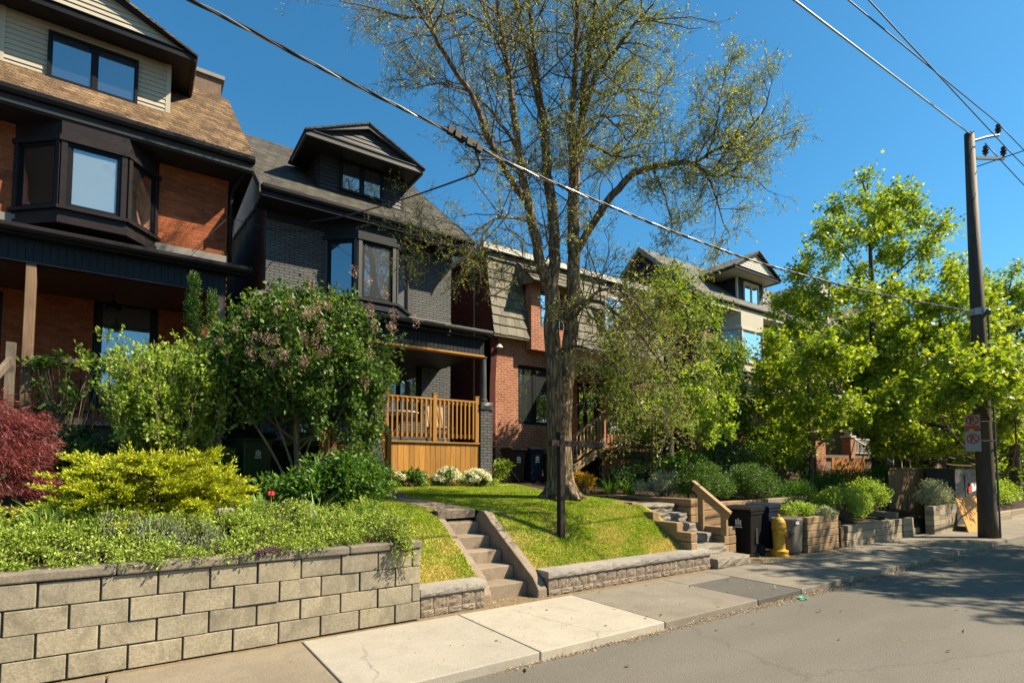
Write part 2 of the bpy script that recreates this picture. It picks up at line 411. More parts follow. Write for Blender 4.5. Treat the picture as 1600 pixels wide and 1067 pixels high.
def slab_row(name, label, segs, mat, y0=4.09, y1=5.66, z=0.0):
    b = MB()
    for x0, x1 in segs: b.box(x0 + .006, x1 - .006, y0, y1, -.2, z)
    return tag(b.build(name, M[mat], bevel=.012), label, 'pavement', kind='structure')
slab_row('sidewalk', 'older tan concrete pavement in front of the grey block wall', [(-14 + i * 1.54, -14 + (i + 1) * 1.54) for i in range(10)], 'walk_old')
slab_row('sidewalk', 'pale new concrete pavement slabs at the foot of the concrete steps', [(1.4, 3.15), (3.15, 4.9)], 'walk_new', z=.004)
slab_row('sidewalk', 'grey concrete pavement slab between the pale slabs and the tar patch', [(4.9, 6.73)], 'walk_grey')
slab_row('sidewalk', 'narrow pavement strip beside the dark asphalt patch', [(6.73, 7.82)], 'walk_grey', y0=5.2)
slab_row('sidewalk', 'dark asphalt repair patch let into the pavement', [(6.73, 7.82)], 'asphalt_patch', y1=5.19, z=-.004)
slab_row('sidewalk', 'long shaded run of tan pavement past the hydrant and the utility pole', [(7.82 + i * 1.6, 7.82 + (i + 1) * 1.6) for i in range(50)], 'walk_grey')
b = MB(); b.box(-14, 90, -6.2, -4.3, -.2, 0)
tag(b.build('sidewalk', M['walk_old']), 'pavement along the other side of the road', 'pavement', kind='structure')
b = MB(); b.box(-14, 90, 5.67, 6.4, -.2, -.006)
tag(b.build('verge', M['dirt_strip']), 'dusty earth strip between the pavement and the garden walls', 'verge', kind='structure')

def interp(y, ys, zs): return np.interp(y, ys, zs)
def lawn_z(x, y):
    z = interp(y, [5.9, 6.08, 6.5, 7.0, 7.2, 7.6, 8.5, 10, 11.5, 14], [.26, .31, .58, .87, .96, 1.02, 1.09, 1.18, 1.30, 1.35])
    return z + .025 * np.sin(x * 1.7 + y) * np.clip(y - 6.1, 0, 1)
def bed_z(x, y):
    return interp(y, [5.8, 6.0, 6.6, 7.3, 8, 10, 12, 14], [.80, .84, .98, 1.08, 1.12, 1.22, 1.35, 1.4]) + .03 * np.sin(x * 3.1) * np.cos(y * 2.3)
def right_z(x, y):
    hi = interp(y, [7.05, 7.3, 9, 12, 20], [-.1, .95, 1.1, 1.3, 1.4])
    lo = interp(y, [5.7, 5.9, 7.3, 9, 12, 20], [-.1, .42, .62, 1.0, 1.25, 1.4])
    t = np.clip((x - 12.2) / .5, 0, 1)
    lo2 = interp(y, [5.7, 6.65, 6.8, 7.3, 9, 12, 20], [-.1, -.1, .1, .55, 1.0, 1.25, 1.4]); q = np.clip((x - 16.2) / .15, 0, 1) * (1 - np.clip((x - 16.95) / .15, 0, 1)) + np.clip((x - 18.75) / .2, 0, 1) * (1 - np.clip((x - 22.8) / .2, 0, 1)); lo = lo * (1 - q) + lo2 * q
    return hi * (1 - t) + lo * t
def field(name, xs, ys, fn, mat, label, cat, skip=None):
    XX, YY = np.meshgrid(xs, ys, indexing='ij'); V = np.stack([XX, YY, fn(XX, YY)], -1).reshape(-1, 3)
    nx, ny = len(xs), len(ys); ii = (np.arange(nx - 1)[:, None] * ny + np.arange(ny - 1)[None]).reshape(-1)
    if skip is not None:
        cx = (XX[:-1, :-1] + XX[1:, 1:]).reshape(-1) / 2; cy = (YY[:-1, :-1] + YY[1:, 1:]).reshape(-1) / 2
        ii = ii[~skip(cx, cy)]
    return tag(np_mesh(name, V, np.stack([ii, ii + ny, ii + ny + 1, ii + 1], 1), M[mat], smooth=True), label, cat, kind='structure')
field('garden_soil', np.linspace(-12, 2.66, 60), np.concatenate([np.linspace(5.85, 13.9, 40), [30]]), bed_z, 'soil', 'dark garden bed soil above the block wall', 'soil')
in_steps = lambda x, y: (x > 3.67) & (x < 4.57) & (y < 7.62)
field('lawn', np.unique(np.concatenate([np.linspace(2.66, 8.1, 60), [3.67, 4.57]])), np.unique(np.concatenate([np.linspace(5.9, 11.6, 60), [7.62, 12.5, 13.9, 30]])), lawn_z, 'turf', 'sloping front lawn between the concrete steps and the timber walls', 'lawn', in_steps)
field('garden_soil', np.linspace(8.1, 9.1, 4), np.linspace(7.2, 14, 20), lambda x, y: lawn_z(x, y) - .02, 'soil', 'soil at the head of the stone garden steps', 'soil')
field('garden_soil', np.concatenate([np.linspace(9.1, 13, 40), np.linspace(13.3, 60, 60)]), np.concatenate([np.linspace(5.7, 13.9, 45), [40]]), right_z, 'soil', 'planted garden soil behind the timber walls', 'soil')

# grass blades: nobody could count them
def grass_blades(n, x0, x1, y0, y1, ok, hgt=.032, name='grass', label='short mown grass of the front lawn with dry straw patches', wide=.0075):
    P = np.stack([rng.uniform(x0, x1, n), y0 + (y1 - y0) * rng.uniform(0, 1, n) ** 1.25], 1); P = P[ok(P[:, 0], P[:, 1])]
    P3 = np.concatenate([P, lawn_z(P[:, 0], P[:, 1])[:, None] - .006], 1); m = len(P3)
    h = hgt * rng.uniform(.5, 1.35, m); a = rng.uniform(0, 2 * math.pi, m); ln = rng.uniform(.1, .9, m)
    w = np.stack([np.cos(a), np.sin(a), 0 * a], 1) * (wide * rng.uniform(.6, 1.3, m))[:, None]
    b2 = rng.uniform(0, 2 * math.pi, m); l = np.stack([np.cos(b2), np.sin(b2), 0 * b2], 1) * (h * ln)[:, None]
    up = np.array([0, 0, 1.0])
    V = np.stack([P3 - w, P3 + w, P3 + l * .35 + w * .7 + up * (h * .6)[:, None], P3 + l * .35 - w * .7 + up * (h * .6)[:, None], P3 + l + up * h[:, None]], 1).reshape(-1, 3)
    b = np.arange(m)[:, None] * 5
    F = np.concatenate([b + np.array([0, 1, 2]), b + np.array([0, 2, 3]), b + np.array([3, 2, 4])], 1).reshape(-1, 3)
    return tag(np_mesh(name, V, F, M['grass']), label, 'grass', kind='stuff')
def path_x(y): return interp(y, [7.5, 8.3, 9.3, 10.3], [4.18, 4.12, 4.0, 3.95])
def lawn_ok(x, y):
    onpath = (y > 7.4) & (y < 10.9) & (np.abs(x - path_x(y)) < .34)
    return ~((x > 3.66) & (x < 4.58) & (y < 7.62)) & ~onpath & (x < 8.05 - np.clip((6.2 - y), 0, 1) * 0) & ~((y < 6.06))
grass_blades(230000, 2.7, 8.02, 6.0, 11.4, lawn_ok)

b = MB(); ys = np.linspace(7.55, 10.6, 14)
pv = [(path_x(y) - .33, y, lawn_z(path_x(y), y) + .012) for y in ys]; pw = [(path_x(y) + .33, y, lawn_z(path_x(y), y) + .012) for y in ys]
for i in range(13):
    b.prism([pv[i], pw[i], (pw[i + 1][0], pw[i + 1][1] - .008, pw[i + 1][2]), (pv[i + 1][0], pv[i + 1][1] - .008, pv[i + 1][2])], (0, 0, -.12))
tag(b.build('path', M['step_concrete']), 'narrow concrete garden path from the steps to the wooden porch stairs', 'path', kind='structure')

# ---------------------------------------------------------------- block wall
t = thing('block_wall', 'weathered grey concrete block retaining wall below the ground cover', 'wall', (1, 5.72, 0))
b = MB(); r = random.Random(3)
yb = 5.72
for c in range(4):
    z0 = .008 + c * .199; x = -4.0 + (.2 if c % 2 else 0)
    while x < 2.69:
        x1 = min(x + .392, 2.70)
        if x1 - x > .05:
            d = r.uniform(-.011, .008); dz = r.uniform(-.004, .003)
            b.box(x + .004, x1 - .004, yb + d, yb + .19, z0 + dz + .003, z0 + .193 + dz)
        x += .40
for c in range(4):
    z0 = .008 + c * .199; y = yb + .2
    while y < 7.0:
        b.box(2.51, 2.70, y + .004, y + .388, z0 + .003, z0 + .193); y += .4
b.build('wall', M['cmu'], t, bevel=.006)
b = MB(); b.box(-4, 2.66, yb + .03, yb + .16, 0, .795); b.box(2.55, 2.68, yb + .1, 7.0, 0, .795); b.build('mortar', plain('mortar', (.17, .15, .12), .9, .3, 20), t)
b = MB(); x = -4.0
while x < 2.70:
    x1 = min(x + r.uniform(.85, 1.1), 2.715); d = r.uniform(-.004, .004)
    b.box(x, x1 - .006, yb - .025 + d, yb + .2, .806 + d, .885 + d * .5); x = x1
b.box(2.5, 2.715, yb + .205, 7.0, .806, .884)
b.build('cap', M['cmu_cap'], t, bevel=.014)

# ---------------------------------------------------------------- low split-stone walls
def rough_face(b, x0, x1, y, z0, z1, dep, amp, r, nx=6, nz=4, yback=None):
    """block whose street face is split stone"""
    vs = []; yb2 = y + dep
    for i in range(nx + 1):
        for k in range(nz + 1):
            e = (i in (0, nx)) or (k in (0, nz))
            vs.append((x0 + (x1 - x0) * i / nx + (0 if e else r.uniform(-.006, .006)), y + (.006 if e else -r.uniform(-.6, 1) * amp * .55), z0 + (z1 - z0) * k / nz))
    o = len(vs); fs = []
    for i in range(nx):
        for k in range(nz):
            a = i * (nz + 1) + k; fs.append((a, a + nz + 1, a + nz + 2, a + 1))
    vs += [(x0, yb2, z0), (x1, yb2, z0), (x1, yb2, z1), (x0, yb2, z1)]
    top = [i * (nz + 1) + nz for i in range(nx + 1)]; bot = [i * (nz + 1) for i in range(nx + 1)]
    fs.append(tuple(top) + (o + 2, o + 3)); fs.append(tuple(reversed(bot)) + (o, o + 1))
    fs.append(tuple(range(nz, -1, -1)) + (o, o + 3)); fs.append(tuple(nx * (nz + 1) + k for k in range(nz + 1)) + (o + 2, o + 1))
    fs.append((o + 1, o, o + 3, o + 2))
    b.add(vs, fs)
def stone_wall(label, x0, x1, seed, ret=None):
    r = random.Random(seed); t = thing('stone_wall', label, 'wall', ((x0 + x1) / 2, 5.78, 0), 'low split stone walls edging the lawn')
    b = MB()
    for z0, z1 in ((.0, .078), (.082, .232)):
        x = x0
        while x < x1 - .02:
            xe = x + r.uniform(.16, .22)
            if x1 - xe < .09: xe = x1
            rough_face(b, x + .004, xe - .004, 5.785 - (.0 if z0 else .008), z0, z1, .25, .020, r, 5, 4); x = xe
        if ret:
            y = 6.04
            while y < ret: b.box(x0 + .004, x0 + .2, y, min(y + .2, ret) - .004, z0, z1); y += .2
    b.build('wall', M['stone_face'], t)
    b = MB(); x = x0 - .02
    while x < x1 - .02:
        xe = x + r.uniform(.52, .62)
        if x1 + .02 - xe < .25: xe = x1 + .02
        rough_face(b, x + .002, xe - .003, 5.755, .236, .322, .31, .012, r, 10, 3); x = xe
    b.build('cap', M['stone_cap'], t)
stone_wall('short low split stone wall between the block wall and the concrete steps', 2.74, 3.60, 1)
stone_wall('long low split stone wall with pale caps along the foot of the lawn', 4.60, 8.12, 2)

# ---------------------------------------------------------------- concrete steps
t = thing('concrete_steps', 'worn brown concrete steps with sloping side walls up to the lawn', 'steps', (4.1, 6.04, 0))
b = MB(); RZ, TR = .176, .315
for i in range(5):
    y0 = 6.04 + i * TR
    b.box(3.79, 4.43, y0, 7.66 - i * .001, i * RZ - (.1 if i == 0 else .03), (i + 1) * RZ)
b.build('tread', M['step_concrete'], t, bevel=.012)
b = MB()
zl = lambda y: .05 + (y - 5.95) * (RZ / TR)
b.prism([(3.66, 5.93, -.1), (3.66, 5.93, .10), (3.66, 6.08, .30), (3.66, 7.2, .96), (3.66, 7.66, .93), (3.66, 7.66, -.1)], (.128, 0, 0))
b.build('side_wall', M['step_concrete'], t, bevel=.012)
b = MB(); pf = [(4.435, 5.80, -.1), (4.435, 5.80, .12), (4.435, 7.08, .93)]
for k in range(7):
    a = math.radians(125 - k * 30); pf.append((4.435, 7.22 + .165 * math.cos(math.pi - a) * -1 if False else 7.24 - .17 * math.cos(a) * -1 * -1, .89 + .15 * math.sin(a)))
pf = [(4.435, 5.80, -.1), (4.435, 5.80, .10), (4.435, 5.92, .24), (4.435, 7.02, .93), (4.435, 7.10, 1.0), (4.435, 7.19, 1.05), (4.435, 7.29, 1.05), (4.435, 7.38, 1.0), (4.435, 7.43, .90), (4.435, 7.43, -.1)]
b.prism(pf, (.15, 0, 0)); b.build('side_wall', M['step_concrete'], t, bevel=.015)

# ---------------------------------------------------------------- sign post on the lawn
t = thing('sign_post', 'dark brown wooden estate sign post with a bare arm on the lawn', 'sign post', (5.42, 6.5, .6))
b = MB(); b.box(5.45, 5.545, 6.55, 6.645, .35, 2.25); b.build('post', M['post_dark'], t, bevel=.004)
b = MB(); b.box(5.29, 6.41, 6.558, 6.637, 2.05, 2.14)
b.build('arm', wood('arm_dark', (.014, .009, .007), (.03, .02, .015), axis='X', isl=.1), t, bevel=.004)
b = MB(); b.box(6.411, 6.425, 6.556, 6.639, 2.048, 2.142); b.build('arm_cap', plain('arm_cap', (.5, .48, .44), .5), t)
b = MB(); b.prism([(5.44, 6.54, 2.251), (5.555, 6.54, 2.251), (5.555, 6.655, 2.251), (5.44, 6.655, 2.251)], (0, 0, .018)); b.build('post_cap', M['post_dark'], t)
# ---------------------------------------------------------------- neighbour's stone steps, timber walls, handrail
def rock_block(b, x0, x1, y0, y1, z0, z1, r, amp=.018, n=(8, 4, 4)):
    vs = {}; fs = []
    nx, ny, nz = n
    def P(i, j, k):
        if (i, j, k) not in vs:
            jit = lambda a: r.uniform(-a, a)
            e = (i in (0, nx)) + (j in (0, ny)) + (k in (0, nz))
            q = amp * (1.0 if k < nz else .3)
            sx = .02 * (e > 1)
            vs[(i, j, k)] = (len(vs), (x0 + (x1 - x0) * i / nx + jit(q) + (sx if i == 0 else -sx if i == nx else 0), y0 + (y1 - y0) * j / ny + jit(q) + (sx if j == 0 else 0), z0 + (z1 - z0) * k / nz + jit(q * .6) - (.012 if (k == nz and e > 1) else 0)))
        return vs[(i, j, k)][0]
    for i in range(nx):
        for k in range(nz):
            fs.append((P(i, 0, k), P(i + 1, 0, k), P(i + 1, 0, k + 1), P(i, 0, k + 1)))
            fs.append((P(i + 1, ny, k), P(i, ny, k), P(i, ny, k + 1), P(i + 1, ny, k + 1)))
        for j in range(ny): fs.append((P(i, j, nz), P(i + 1, j, nz), P(i + 1, j + 1, nz), P(i, j + 1, nz)))
    for j in range(ny):
        for k in range(nz):
            fs.append((P(0, j + 1, k), P(0, j, k), P(0, j, k + 1), P(0, j + 1, k + 1)))
            fs.append((P(nx, j, k), P(nx, j + 1, k), P(nx, j + 1, k + 1), P(nx, j, k + 1)))
    b.add([v[1] for v in sorted(vs.values())], fs)
names = ['lowest rough stone step lying on the pavement edge', 'second rough stone step up from the pavement', 'third rough stone step beside the front end of the timber cheek',
         'fourth rough stone step beside the handrail', 'fifth rough stone step between the two timber walls', 'topmost rough stone step at the head of the lawn']
for i in range(6):
    r = random.Random(40 + i); b = MB()
    x0, x1 = (8.17, 9.18) if i == 0 else (7.98, 9.06)
    y0 = 5.80 + i * .285 - (.12 if i == 0 else 0)
    rock_block(b, x0, x1, y0, y0 + .5, i * .168 - .04, (i + 1) * .168, r)
    tag(b.build('stone_step', M['armour']), names[i], 'stone step', 'rough stone steps between the timber walls')

def log_wall(label, logs, mat, loc, group=None, name='timber_wall'):
    b = MB()
    for l in logs: b.box(*l)
    return tag(b.build(name, M[mat], bevel=.012), label, 'timber wall', group)
G_T = 'stacked timber retaining walls'
logs = []
# stepped cheek between the lawn and the stone steps (x about 7.8)
for z0, y0, y1 in ((-.05, 5.92, 8.3), (.12, 5.925, 8.3), (.285, 5.92, 8.3), (.45, 5.93, 8.3), (.60, 6.22, 8.3), (.75, 6.75, 8.3), (.90, 7.25, 8.6)):
    logs.append((7.80, 7.965, y0, y1, z0 + .004, z0 + .158))
log_wall('stepped timber cheek wall between the lawn slope and the stone steps', logs, 'timber_y', None, G_T)
logs = []
for z0, y0 in ((-.05, 6.16), (.115, 6.165), (.28, 6.16), (.445, 6.168)): logs.append((9.09, 9.25, y0, 7.2, z0 + .004, z0 + .158)); logs.append((9.255, 9.46, y0 + .003, y0 + .16, z0 + .004, z0 + .157))
for z0, y0 in ((.61, 6.90), (.775, 6.905), (.94, 6.9)): logs.append((9.09, 9.25, y0, 9.8, z0 + .004, z0 + .158)); logs.append((9.255, 9.40, y0 + .003, y0 + .16, z0 + .004, z0 + .157))
log_wall('two tier brown timber wall carrying the wooden handrail', logs, 'timber_y', None, G_T)
logs = []
for z0 in (.0, .165, .33, .495, .66, .825):
    x = 9.46 + (.4 if int(z0 * 10) % 2 else 0)
    logs.append((9.40 if z0 > .6 else 9.27, x + 1.2, 7.16, 7.31, z0 + .004, z0 + .158)); logs.append((x + 1.205, 12.45, 7.16, 7.31, z0 + .004, z0 + .158))
log_wall('upper pale timber wall behind the waste bins under the yews', logs, 'timber', None, G_T)
logs = []
for i in range(5):
    z0 = .0 + i * .144
    logs.append((11.2, 12.5, 5.70 + (i % 2) * .004, 5.83, z0 + .003, z0 + .140)); logs.append((11.20, 11.33, 5.835, 7.1, z0 + .003, z0 + .139)); logs.append((12.37, 12.5, 5.835, 7.1, z0 + .003, z0 + .139))
log_wall('square pale timber planter box beside the grey bin', logs, 'timber', None, None, 'timber_planter')
logs = []
b = MB(); b.box(12.55, 12.7, 5.68, 7.0, 0, .44); b.box(12.5, 12.72, 5.75, 5.9, .44, .56)
tag(b.build('timber_stub', M['timber_dark'], bevel=.015), 'dark rotted timber stub at the corner of the pale planter box', 'timber', G_T)
b = MB(); b.bar((11.9, 7.0, .95), (13.6, 6.9, .98), .15, .12); b.bar((11.95, 7.02, .82), (12.2, 7.02, .83), .14, .12)
tag(b.build('timber_beam', M['timber_grey'], bevel=.012), 'long grey timber lying along the top of the planting behind the planter', 'timber beam', G_T)
r = random.Random(11); logs = []
for i in range(3):
    x = 12.74 + i * .03
    while x < 15.6:
        xe = min(x + r.uniform(1.2, 1.7), 15.66); logs.append((x, xe - .008, 5.65 + r.uniform(-.006, .006), 5.80, i * .162 - .02, i * .162 + .135)); x = xe
log_wall('low weathered timber wall just past the pale planter', logs, 'timber_grey', None, G_T)
logs = []
for i in range(3): logs.append((15.68, 16.3, 5.62 + .004 * i, 5.77, i * .162 - .02, i * .162 + .135))
logs += [(15.68, 15.8, 5.775, 7.2, .47, .61)]
log_wall('leaning low timber wall half in tree shade before the garden steps', logs, 'timber_grey', None, G_T)
logs = []
for i in range(6):
    x = 17.10
    while x < 18.8: xe = min(x + .42, 18.8); logs.append((x, xe - .01, 5.45 + (i % 2) * .005, 5.65, i * .125 - .02, i * .125 + .10)); x = xe
log_wall('small grey stone block planter under the silver leaved bush', logs, 'timber_grey', None, None, 'block_planter')
b = MB(); b.box(16.35, 17.05, 5.75, 6.3, -.05, .16); b.box(16.35, 17.05, 6.2, 6.7, .16, .33)
tag(b.build('timber_step', M['timber_grey'], bevel=.01), 'shaded timber garden steps between two low walls', 'steps')
logs = []
for i in range(2):
    x = 22.9
    while x < 40: xe = x + 1.5; logs.append((x, xe - .01, 5.6, 5.75, i * .17 - .05, i * .17 + .115)); x = xe
log_wall('far low grey timber wall beyond the utility pole', logs, 'timber_grey', None, G_T)

# handrail on the timber wall
t = thing('handrail', 'wooden handrail with two posts on the timber wall by the stone steps', 'handrail', (9.0, 6.4, .6))
for y, zt in ((6.64, 1.30), (6.14, .94)):
    b = MB(); b.box(9.03, 9.088, y - .06, y + .06, .45, zt); b.build('post', M['rail_wood'], t, bevel=.004)
b = MB(); b.bar((9.0, 6.76, 1.36), (9.0, 6.0, .82), .045, .15); b.build('rail', M['rail_wood'], t, bevel=.004)
b = MB(); b.bar((9.01, 6.78, 1.46), (9.01, 5.98, .895), .11, .03); b.build('rail_cap', M['rail_wood'], t, bevel=.003)

# ---------------------------------------------------------------- waste bins
def bin_mats(): 
    return dict(black=plain('bin_black', (.012, .011, .011), .6, .2, 4, .05, spec=.12), navy=plain('bin_navy', (.010, .015, .035), .55, .2, 4, .05, spec=.15),
                green=plain('bin_green', (.012, .048, .014), .42, .2, 4, .05), brown=plain('bin_brown', (.04, .02, .014), .55, .2, 4, .05, spec=.15),
                white=plain('bin_white', (.75, .75, .73), .5, .05), tyre=plain('bin_tyre', (.015, .015, .015), .7, .1))
BM = bin_mats()
def wheelie(name, label, loc, w, d, h, body, lid, rot, group, scale_logo=1.0):
    """wheeled bin, front towards local -Y"""
    t = thing(name, label, 'waste bin', (0, 0, 0), group)
    b = MB(); tw, td = w * .5, d * .5; bw, bd = w * .40, d * .38
    z0, z1 = .05, h * .88
    b.hexa([(-bw, -bd, z0), (bw, -bd, z0), (bw, bd, z0), (-bw, bd, z0), (-tw * .94, -td * .94, z1), (tw * .94, -td * .94, z1), (tw * .94, td * .94, z1), (-tw * .94, td * .94, z1)])
    b.build('body', BM[body], t, bevel=.03)
    b = MB(); b.box(-tw, tw, -td, td, z1 - .05, z1 + .015)
    for s in (-1, 1): b.hexa([(s * bw * .55 - .02, -bd - .012, z0 + .05), (s * bw * .55 + .02, -bd - .012, z0 + .05), (s * bw * .55 + .02, -bd + .02, z0 + .05), (s * bw * .55 - .02, -bd + .02, z0 + .05),
                              (s * tw * .55 - .02, -td * .9 - .012, z1 - .12), (s * tw * .55 + .02, -td * .9 - .012, z1 - .12), (s * tw * .55 + .02, -td * .9 + .02, z1 - .12), (s * tw * .55 - .02, -td * .9 + .02, z1 - .12)])
    b.build('rim', BM[body], t, bevel=.012)
    b = MB(); f = -td - .05
    b.prism([(-tw - .015, f, z1 + .018), (-tw - .015, f, z1 + .06), (-tw - .015, f + .12, h * .985), (-tw - .015, td * .6, h), (-tw - .015, td + .03, h * .96), (-tw - .015, td + .03, z1 + .018)], (w + .03, 0, 0))
    for k in range(9): b.box(-tw * .8 + k * tw * .2 - .006, -tw * .8 + k * tw * .2 + .006, f - .008, f + .01, z1 + .024, z1 + .056)
    b.build('lid', BM[lid], t, bevel=.015)
    b = MB(); b.tube([(-tw * .7, td + .07, z1 + .01), (tw * .7, td + .07, z1 + .01)], .018, 8)
    for s in (-1, 1): b.bar((s * tw * .7, td * .9, z1 - .01), (s * tw * .7, td + .07, z1 + .01), .03, .03)
    b.build('handle', BM[body], t)
    for s in (-1, 1):
        b = MB(); b.tube([(s * (bw + .0), bd + .02, .1), (s * (bw + .05), bd + .02, .1)], .1, 14); b.build('wheel', BM['tyre'], t)
    b = MB(); k = scale_logo; zc = h * .62
    yf = lambda z: -(bd + (td * .94 - bd) * (z - z0) / (z1 - z0)) - .006
    for x0, hh in ((-.055, .11), (-.012, .13), (.03, .10)):
        za, zb = zc, zc + hh * k; b.hexa([(x0 * k, yf(za), za), ((x0 + .028) * k, yf(za), za), ((x0 + .028) * k, yf(za) + .004, za), (x0 * k, yf(za) + .004, za), (x0 * k, yf(zb), zb), ((x0 + .028) * k, yf(zb), zb), ((x0 + .028) * k, yf(zb) + .004, zb), (x0 * k, yf(zb) + .004, zb)])
    za, zb = zc - .045 * k, zc - .022 * k; b.hexa([(-.075 * k, yf(za), za), (.075 * k, yf(za), za), (.075 * k, yf(za) + .004, za), (-.075 * k, yf(za) + .004, za), (-.075 * k, yf(zb), zb), (.075 * k, yf(zb), zb), (.075 * k, yf(zb) + .004, zb), (-.075 * k, yf(zb) + .004, zb)])
    b.build('emblem', BM['white'], t)
    # a grip recess strip on the side the street sees
    b = MB(); xs = tw * .94 + .004
    b.box(bw + .028, bw + .034, -.05, .05, .25, .55); b.build('side_panel', BM['tyre'], t)
    t.location = loc; t.rotation_euler = (0, 0, rot)
    return t
B1 = 'wheeled waste bins on the pavement edge'; B2 = 'wheeled waste bins beside the brick house'
wheelie('waste_bin', 'black wheeled bin with a white emblem nearest the stone steps', (9.92, 6.28, 0), .53, .58, .98, 'black', 'black', math.radians(-82), B1)
wheelie('waste_bin', 'navy lidded wheeled bin half hidden behind the hydrant', (11.0, 6.53, 0), .50, .55, .98, 'navy', 'navy', math.radians(-82), B1)
wheelie('waste_bin', 'brown wheeled bin against the red brick wall', (8.6, 12.35, 1.3), .5, .55, .98, 'brown', 'brown', 0, B2)
wheelie('waste_bin', 'navy wheeled bin between the brown and green bins', (9.2, 12.3, 1.3), .5, .55, 1.0, 'navy', 'navy', 0, B2)
wheelie('waste_bin', 'small bright green wheeled bin beside the big trunk', (9.68, 12.0, 1.28), .45, .45, .85, 'green', 'green', 0, B2)
wheelie('waste_bin', 'dark green wheeled bin in the shade between juniper and lilac', (1.62, 10.3, 1.22), .56, .6, 1.12, 'green', 'black', math.radians(20), None, .8)

t = thing('storage_bin', 'grey rounded plastic bin standing between hydrant and timber planter', 'plastic bin', (11.0, 5.95, 0))
b = MB()
def rrect(cx, cy, w, d, r, z, n=5):
    pts = []
    for qx, qy, a0 in ((1, -1, -90), (1, 1, 0), (-1, 1, 90), (-1, -1, 180)):
        for k in range(n + 1):
            a = math.radians(a0 + 90 * k / n); pts.append((cx + qx * (w / 2 - r) + r * math.cos(a), cy + qy * (d / 2 - r) + r * math.sin(a), z))
    return pts
def loft(b, rings):
    vs = [p for q in rings for p in q]; n = len(rings[0])
    fs = [(i * n + k, i * n + (k + 1) % n, (i + 1) * n + (k + 1) % n, (i + 1) * n + k) for i in range(len(rings) - 1) for k in range(n)]
    fs += [tuple(reversed(range(n))), tuple((len(rings) - 1) * n + k for k in range(n))]
    b.add(vs, fs)
gm = plain('bin_grey', (.155, .135, .105), .5, .12, 3, .05)
loft(b, [rrect(10.93, 5.98, .40, .40, .10, 0.0), rrect(10.93, 5.98, .45, .45, .12, .05), rrect(10.93, 5.98, .50, .50, .13, .64)]); b.build('body', gm, t, smooth=False)
b = MB(); loft(b, [rrect(10.93, 5.98, .515, .515, .135, .642), rrect(10.93, 5.98, .515, .515, .135, .69), rrect(10.93, 5.98, .47, .47, .12, .705)]); b.build('rim', gm, t)
b = MB(); b.obox((10.66, 5.93, .60), (0, .12, 0), (-.0, 0, .06), (-.012, 0, 0)); b.obox((10.78, 5.718, .60), (.12, 0, 0), (0, 0, .05), (0, -.006, 0)); b.build('label_plate', BM['white'], t)

# ---------------------------------------------------------------- fire hydrant
t = thing('fire_hydrant', 'yellow fire hydrant with a dark side cap in front of the bins', 'fire hydrant', (10.42, 5.86, 0))
ym = plain('hydrant_yellow', (.62, .34, .02), .5, .3, 7, .2, fine=.22); 
c = (10.42, 5.86, 0)
b = MB(); b.lathe(c, [(.165, 0), (.165, .035), (.15, .04), (.15, .075), (.165, .08), (.165, .11), (.115, .125), (.108, .15), (.105, .52), (.13, .53), (.135, .56), (.13, .58), (.125, .60), (.118, .66), (.095, .71), (.06, .745), (.03, .755)], 28); b.build('barrel', ym, t, smooth=False)
b = MB(); b.lathe((c[0], c[1], .755), [(.03, 0), (.03, .045), (.022, .05)], 5); b.build('operating_nut', ym, t)
for k in range(8):
    pass
b = MB()
for z in (.058, .545):
    for k in range(8):
        a = 2 * math.pi * k / 8 + .2; rr = .15 if z < .2 else .128
        b.tube([(c[0] + rr * math.cos(a), c[1] + rr * math.sin(a), z - .03), (c[0] + rr * math.cos(a), c[1] + rr * math.sin(a), z + .034)], .012, 6)
b.build('flange_bolt', ym, t)
dk = plain('hydrant_cap', (.06, .06, .062), .45, .3, 9, .1)
b = MB(); dvec = np.array([.62, -.78, 0]); p0 = np.array([c[0], c[1], .44])
b.tube([p0 + dvec * .06, p0 + dvec * .15], .072, 18); b.build('hose_outlet', ym, t)
b = MB(); b.tube([p0 + dvec * .15, p0 + dvec * .20], .088, 18); b.tube([p0 + dvec * .20, p0 + dvec * .23], [.05, .04], 12); b.tube([p0 + dvec * .23, p0 + dvec * .26], .022, 5); b.build('outlet_cap', dk, t)
dv2 = np.array([-.8, -.6, 0]); b = MB(); b.tube([p0 + dv2 * .06, p0 + dv2 * .15], .05, 14); b.tube([p0 + dv2 * .15, p0 + dv2 * .19], .058, 14); b.tube([p0 + dv2 * .19, p0 + dv2 * .215], .02, 5); b.build('side_nozzle', ym, t)

# ---------------------------------------------------------------- boards and boxes past the planters
b = MB(); b.prism([(18.98, 5.52, .87), (20.95, 5.52, .87), (20.3, 5.10, .0), (18.40, 5.10, .0)], (0, .03, .012))
tag(b.build('plywood_board', wood('plywood', (.52, .215, .03), (.66, .31, .06), axis='X', isl=.05, knots=False, scale=2)), 'orange plywood board leaning beside the utility pole', 'board')
t = thing('utility_box', 'grey metal utility cabinet behind the leaning plywood board', 'utility cabinet', (22.0, 6.2, 0))
gmt = plain('cabinet_grey', (.062, .058, .056), .55, .2, 3)
b = MB(); b.box(20.45, 22.9, 5.95, 6.7, -.02, 1.70); b.build('cabinet', gmt, t, bevel=.02)
b = MB(); b.box(21.25, 22.8, 5.93, 5.948, .25, 1.5); b.build('door', plain('cabinet_door', (.028, .048, .046), .55, .2, 3), t)
b = MB(); b.box(21.62, 22.7, 5.913, 5.929, .98, 1.24); b.build('notice', BM['white'], t)
rd = plain('sign_red', (.62, .035, .02), .5, .1)
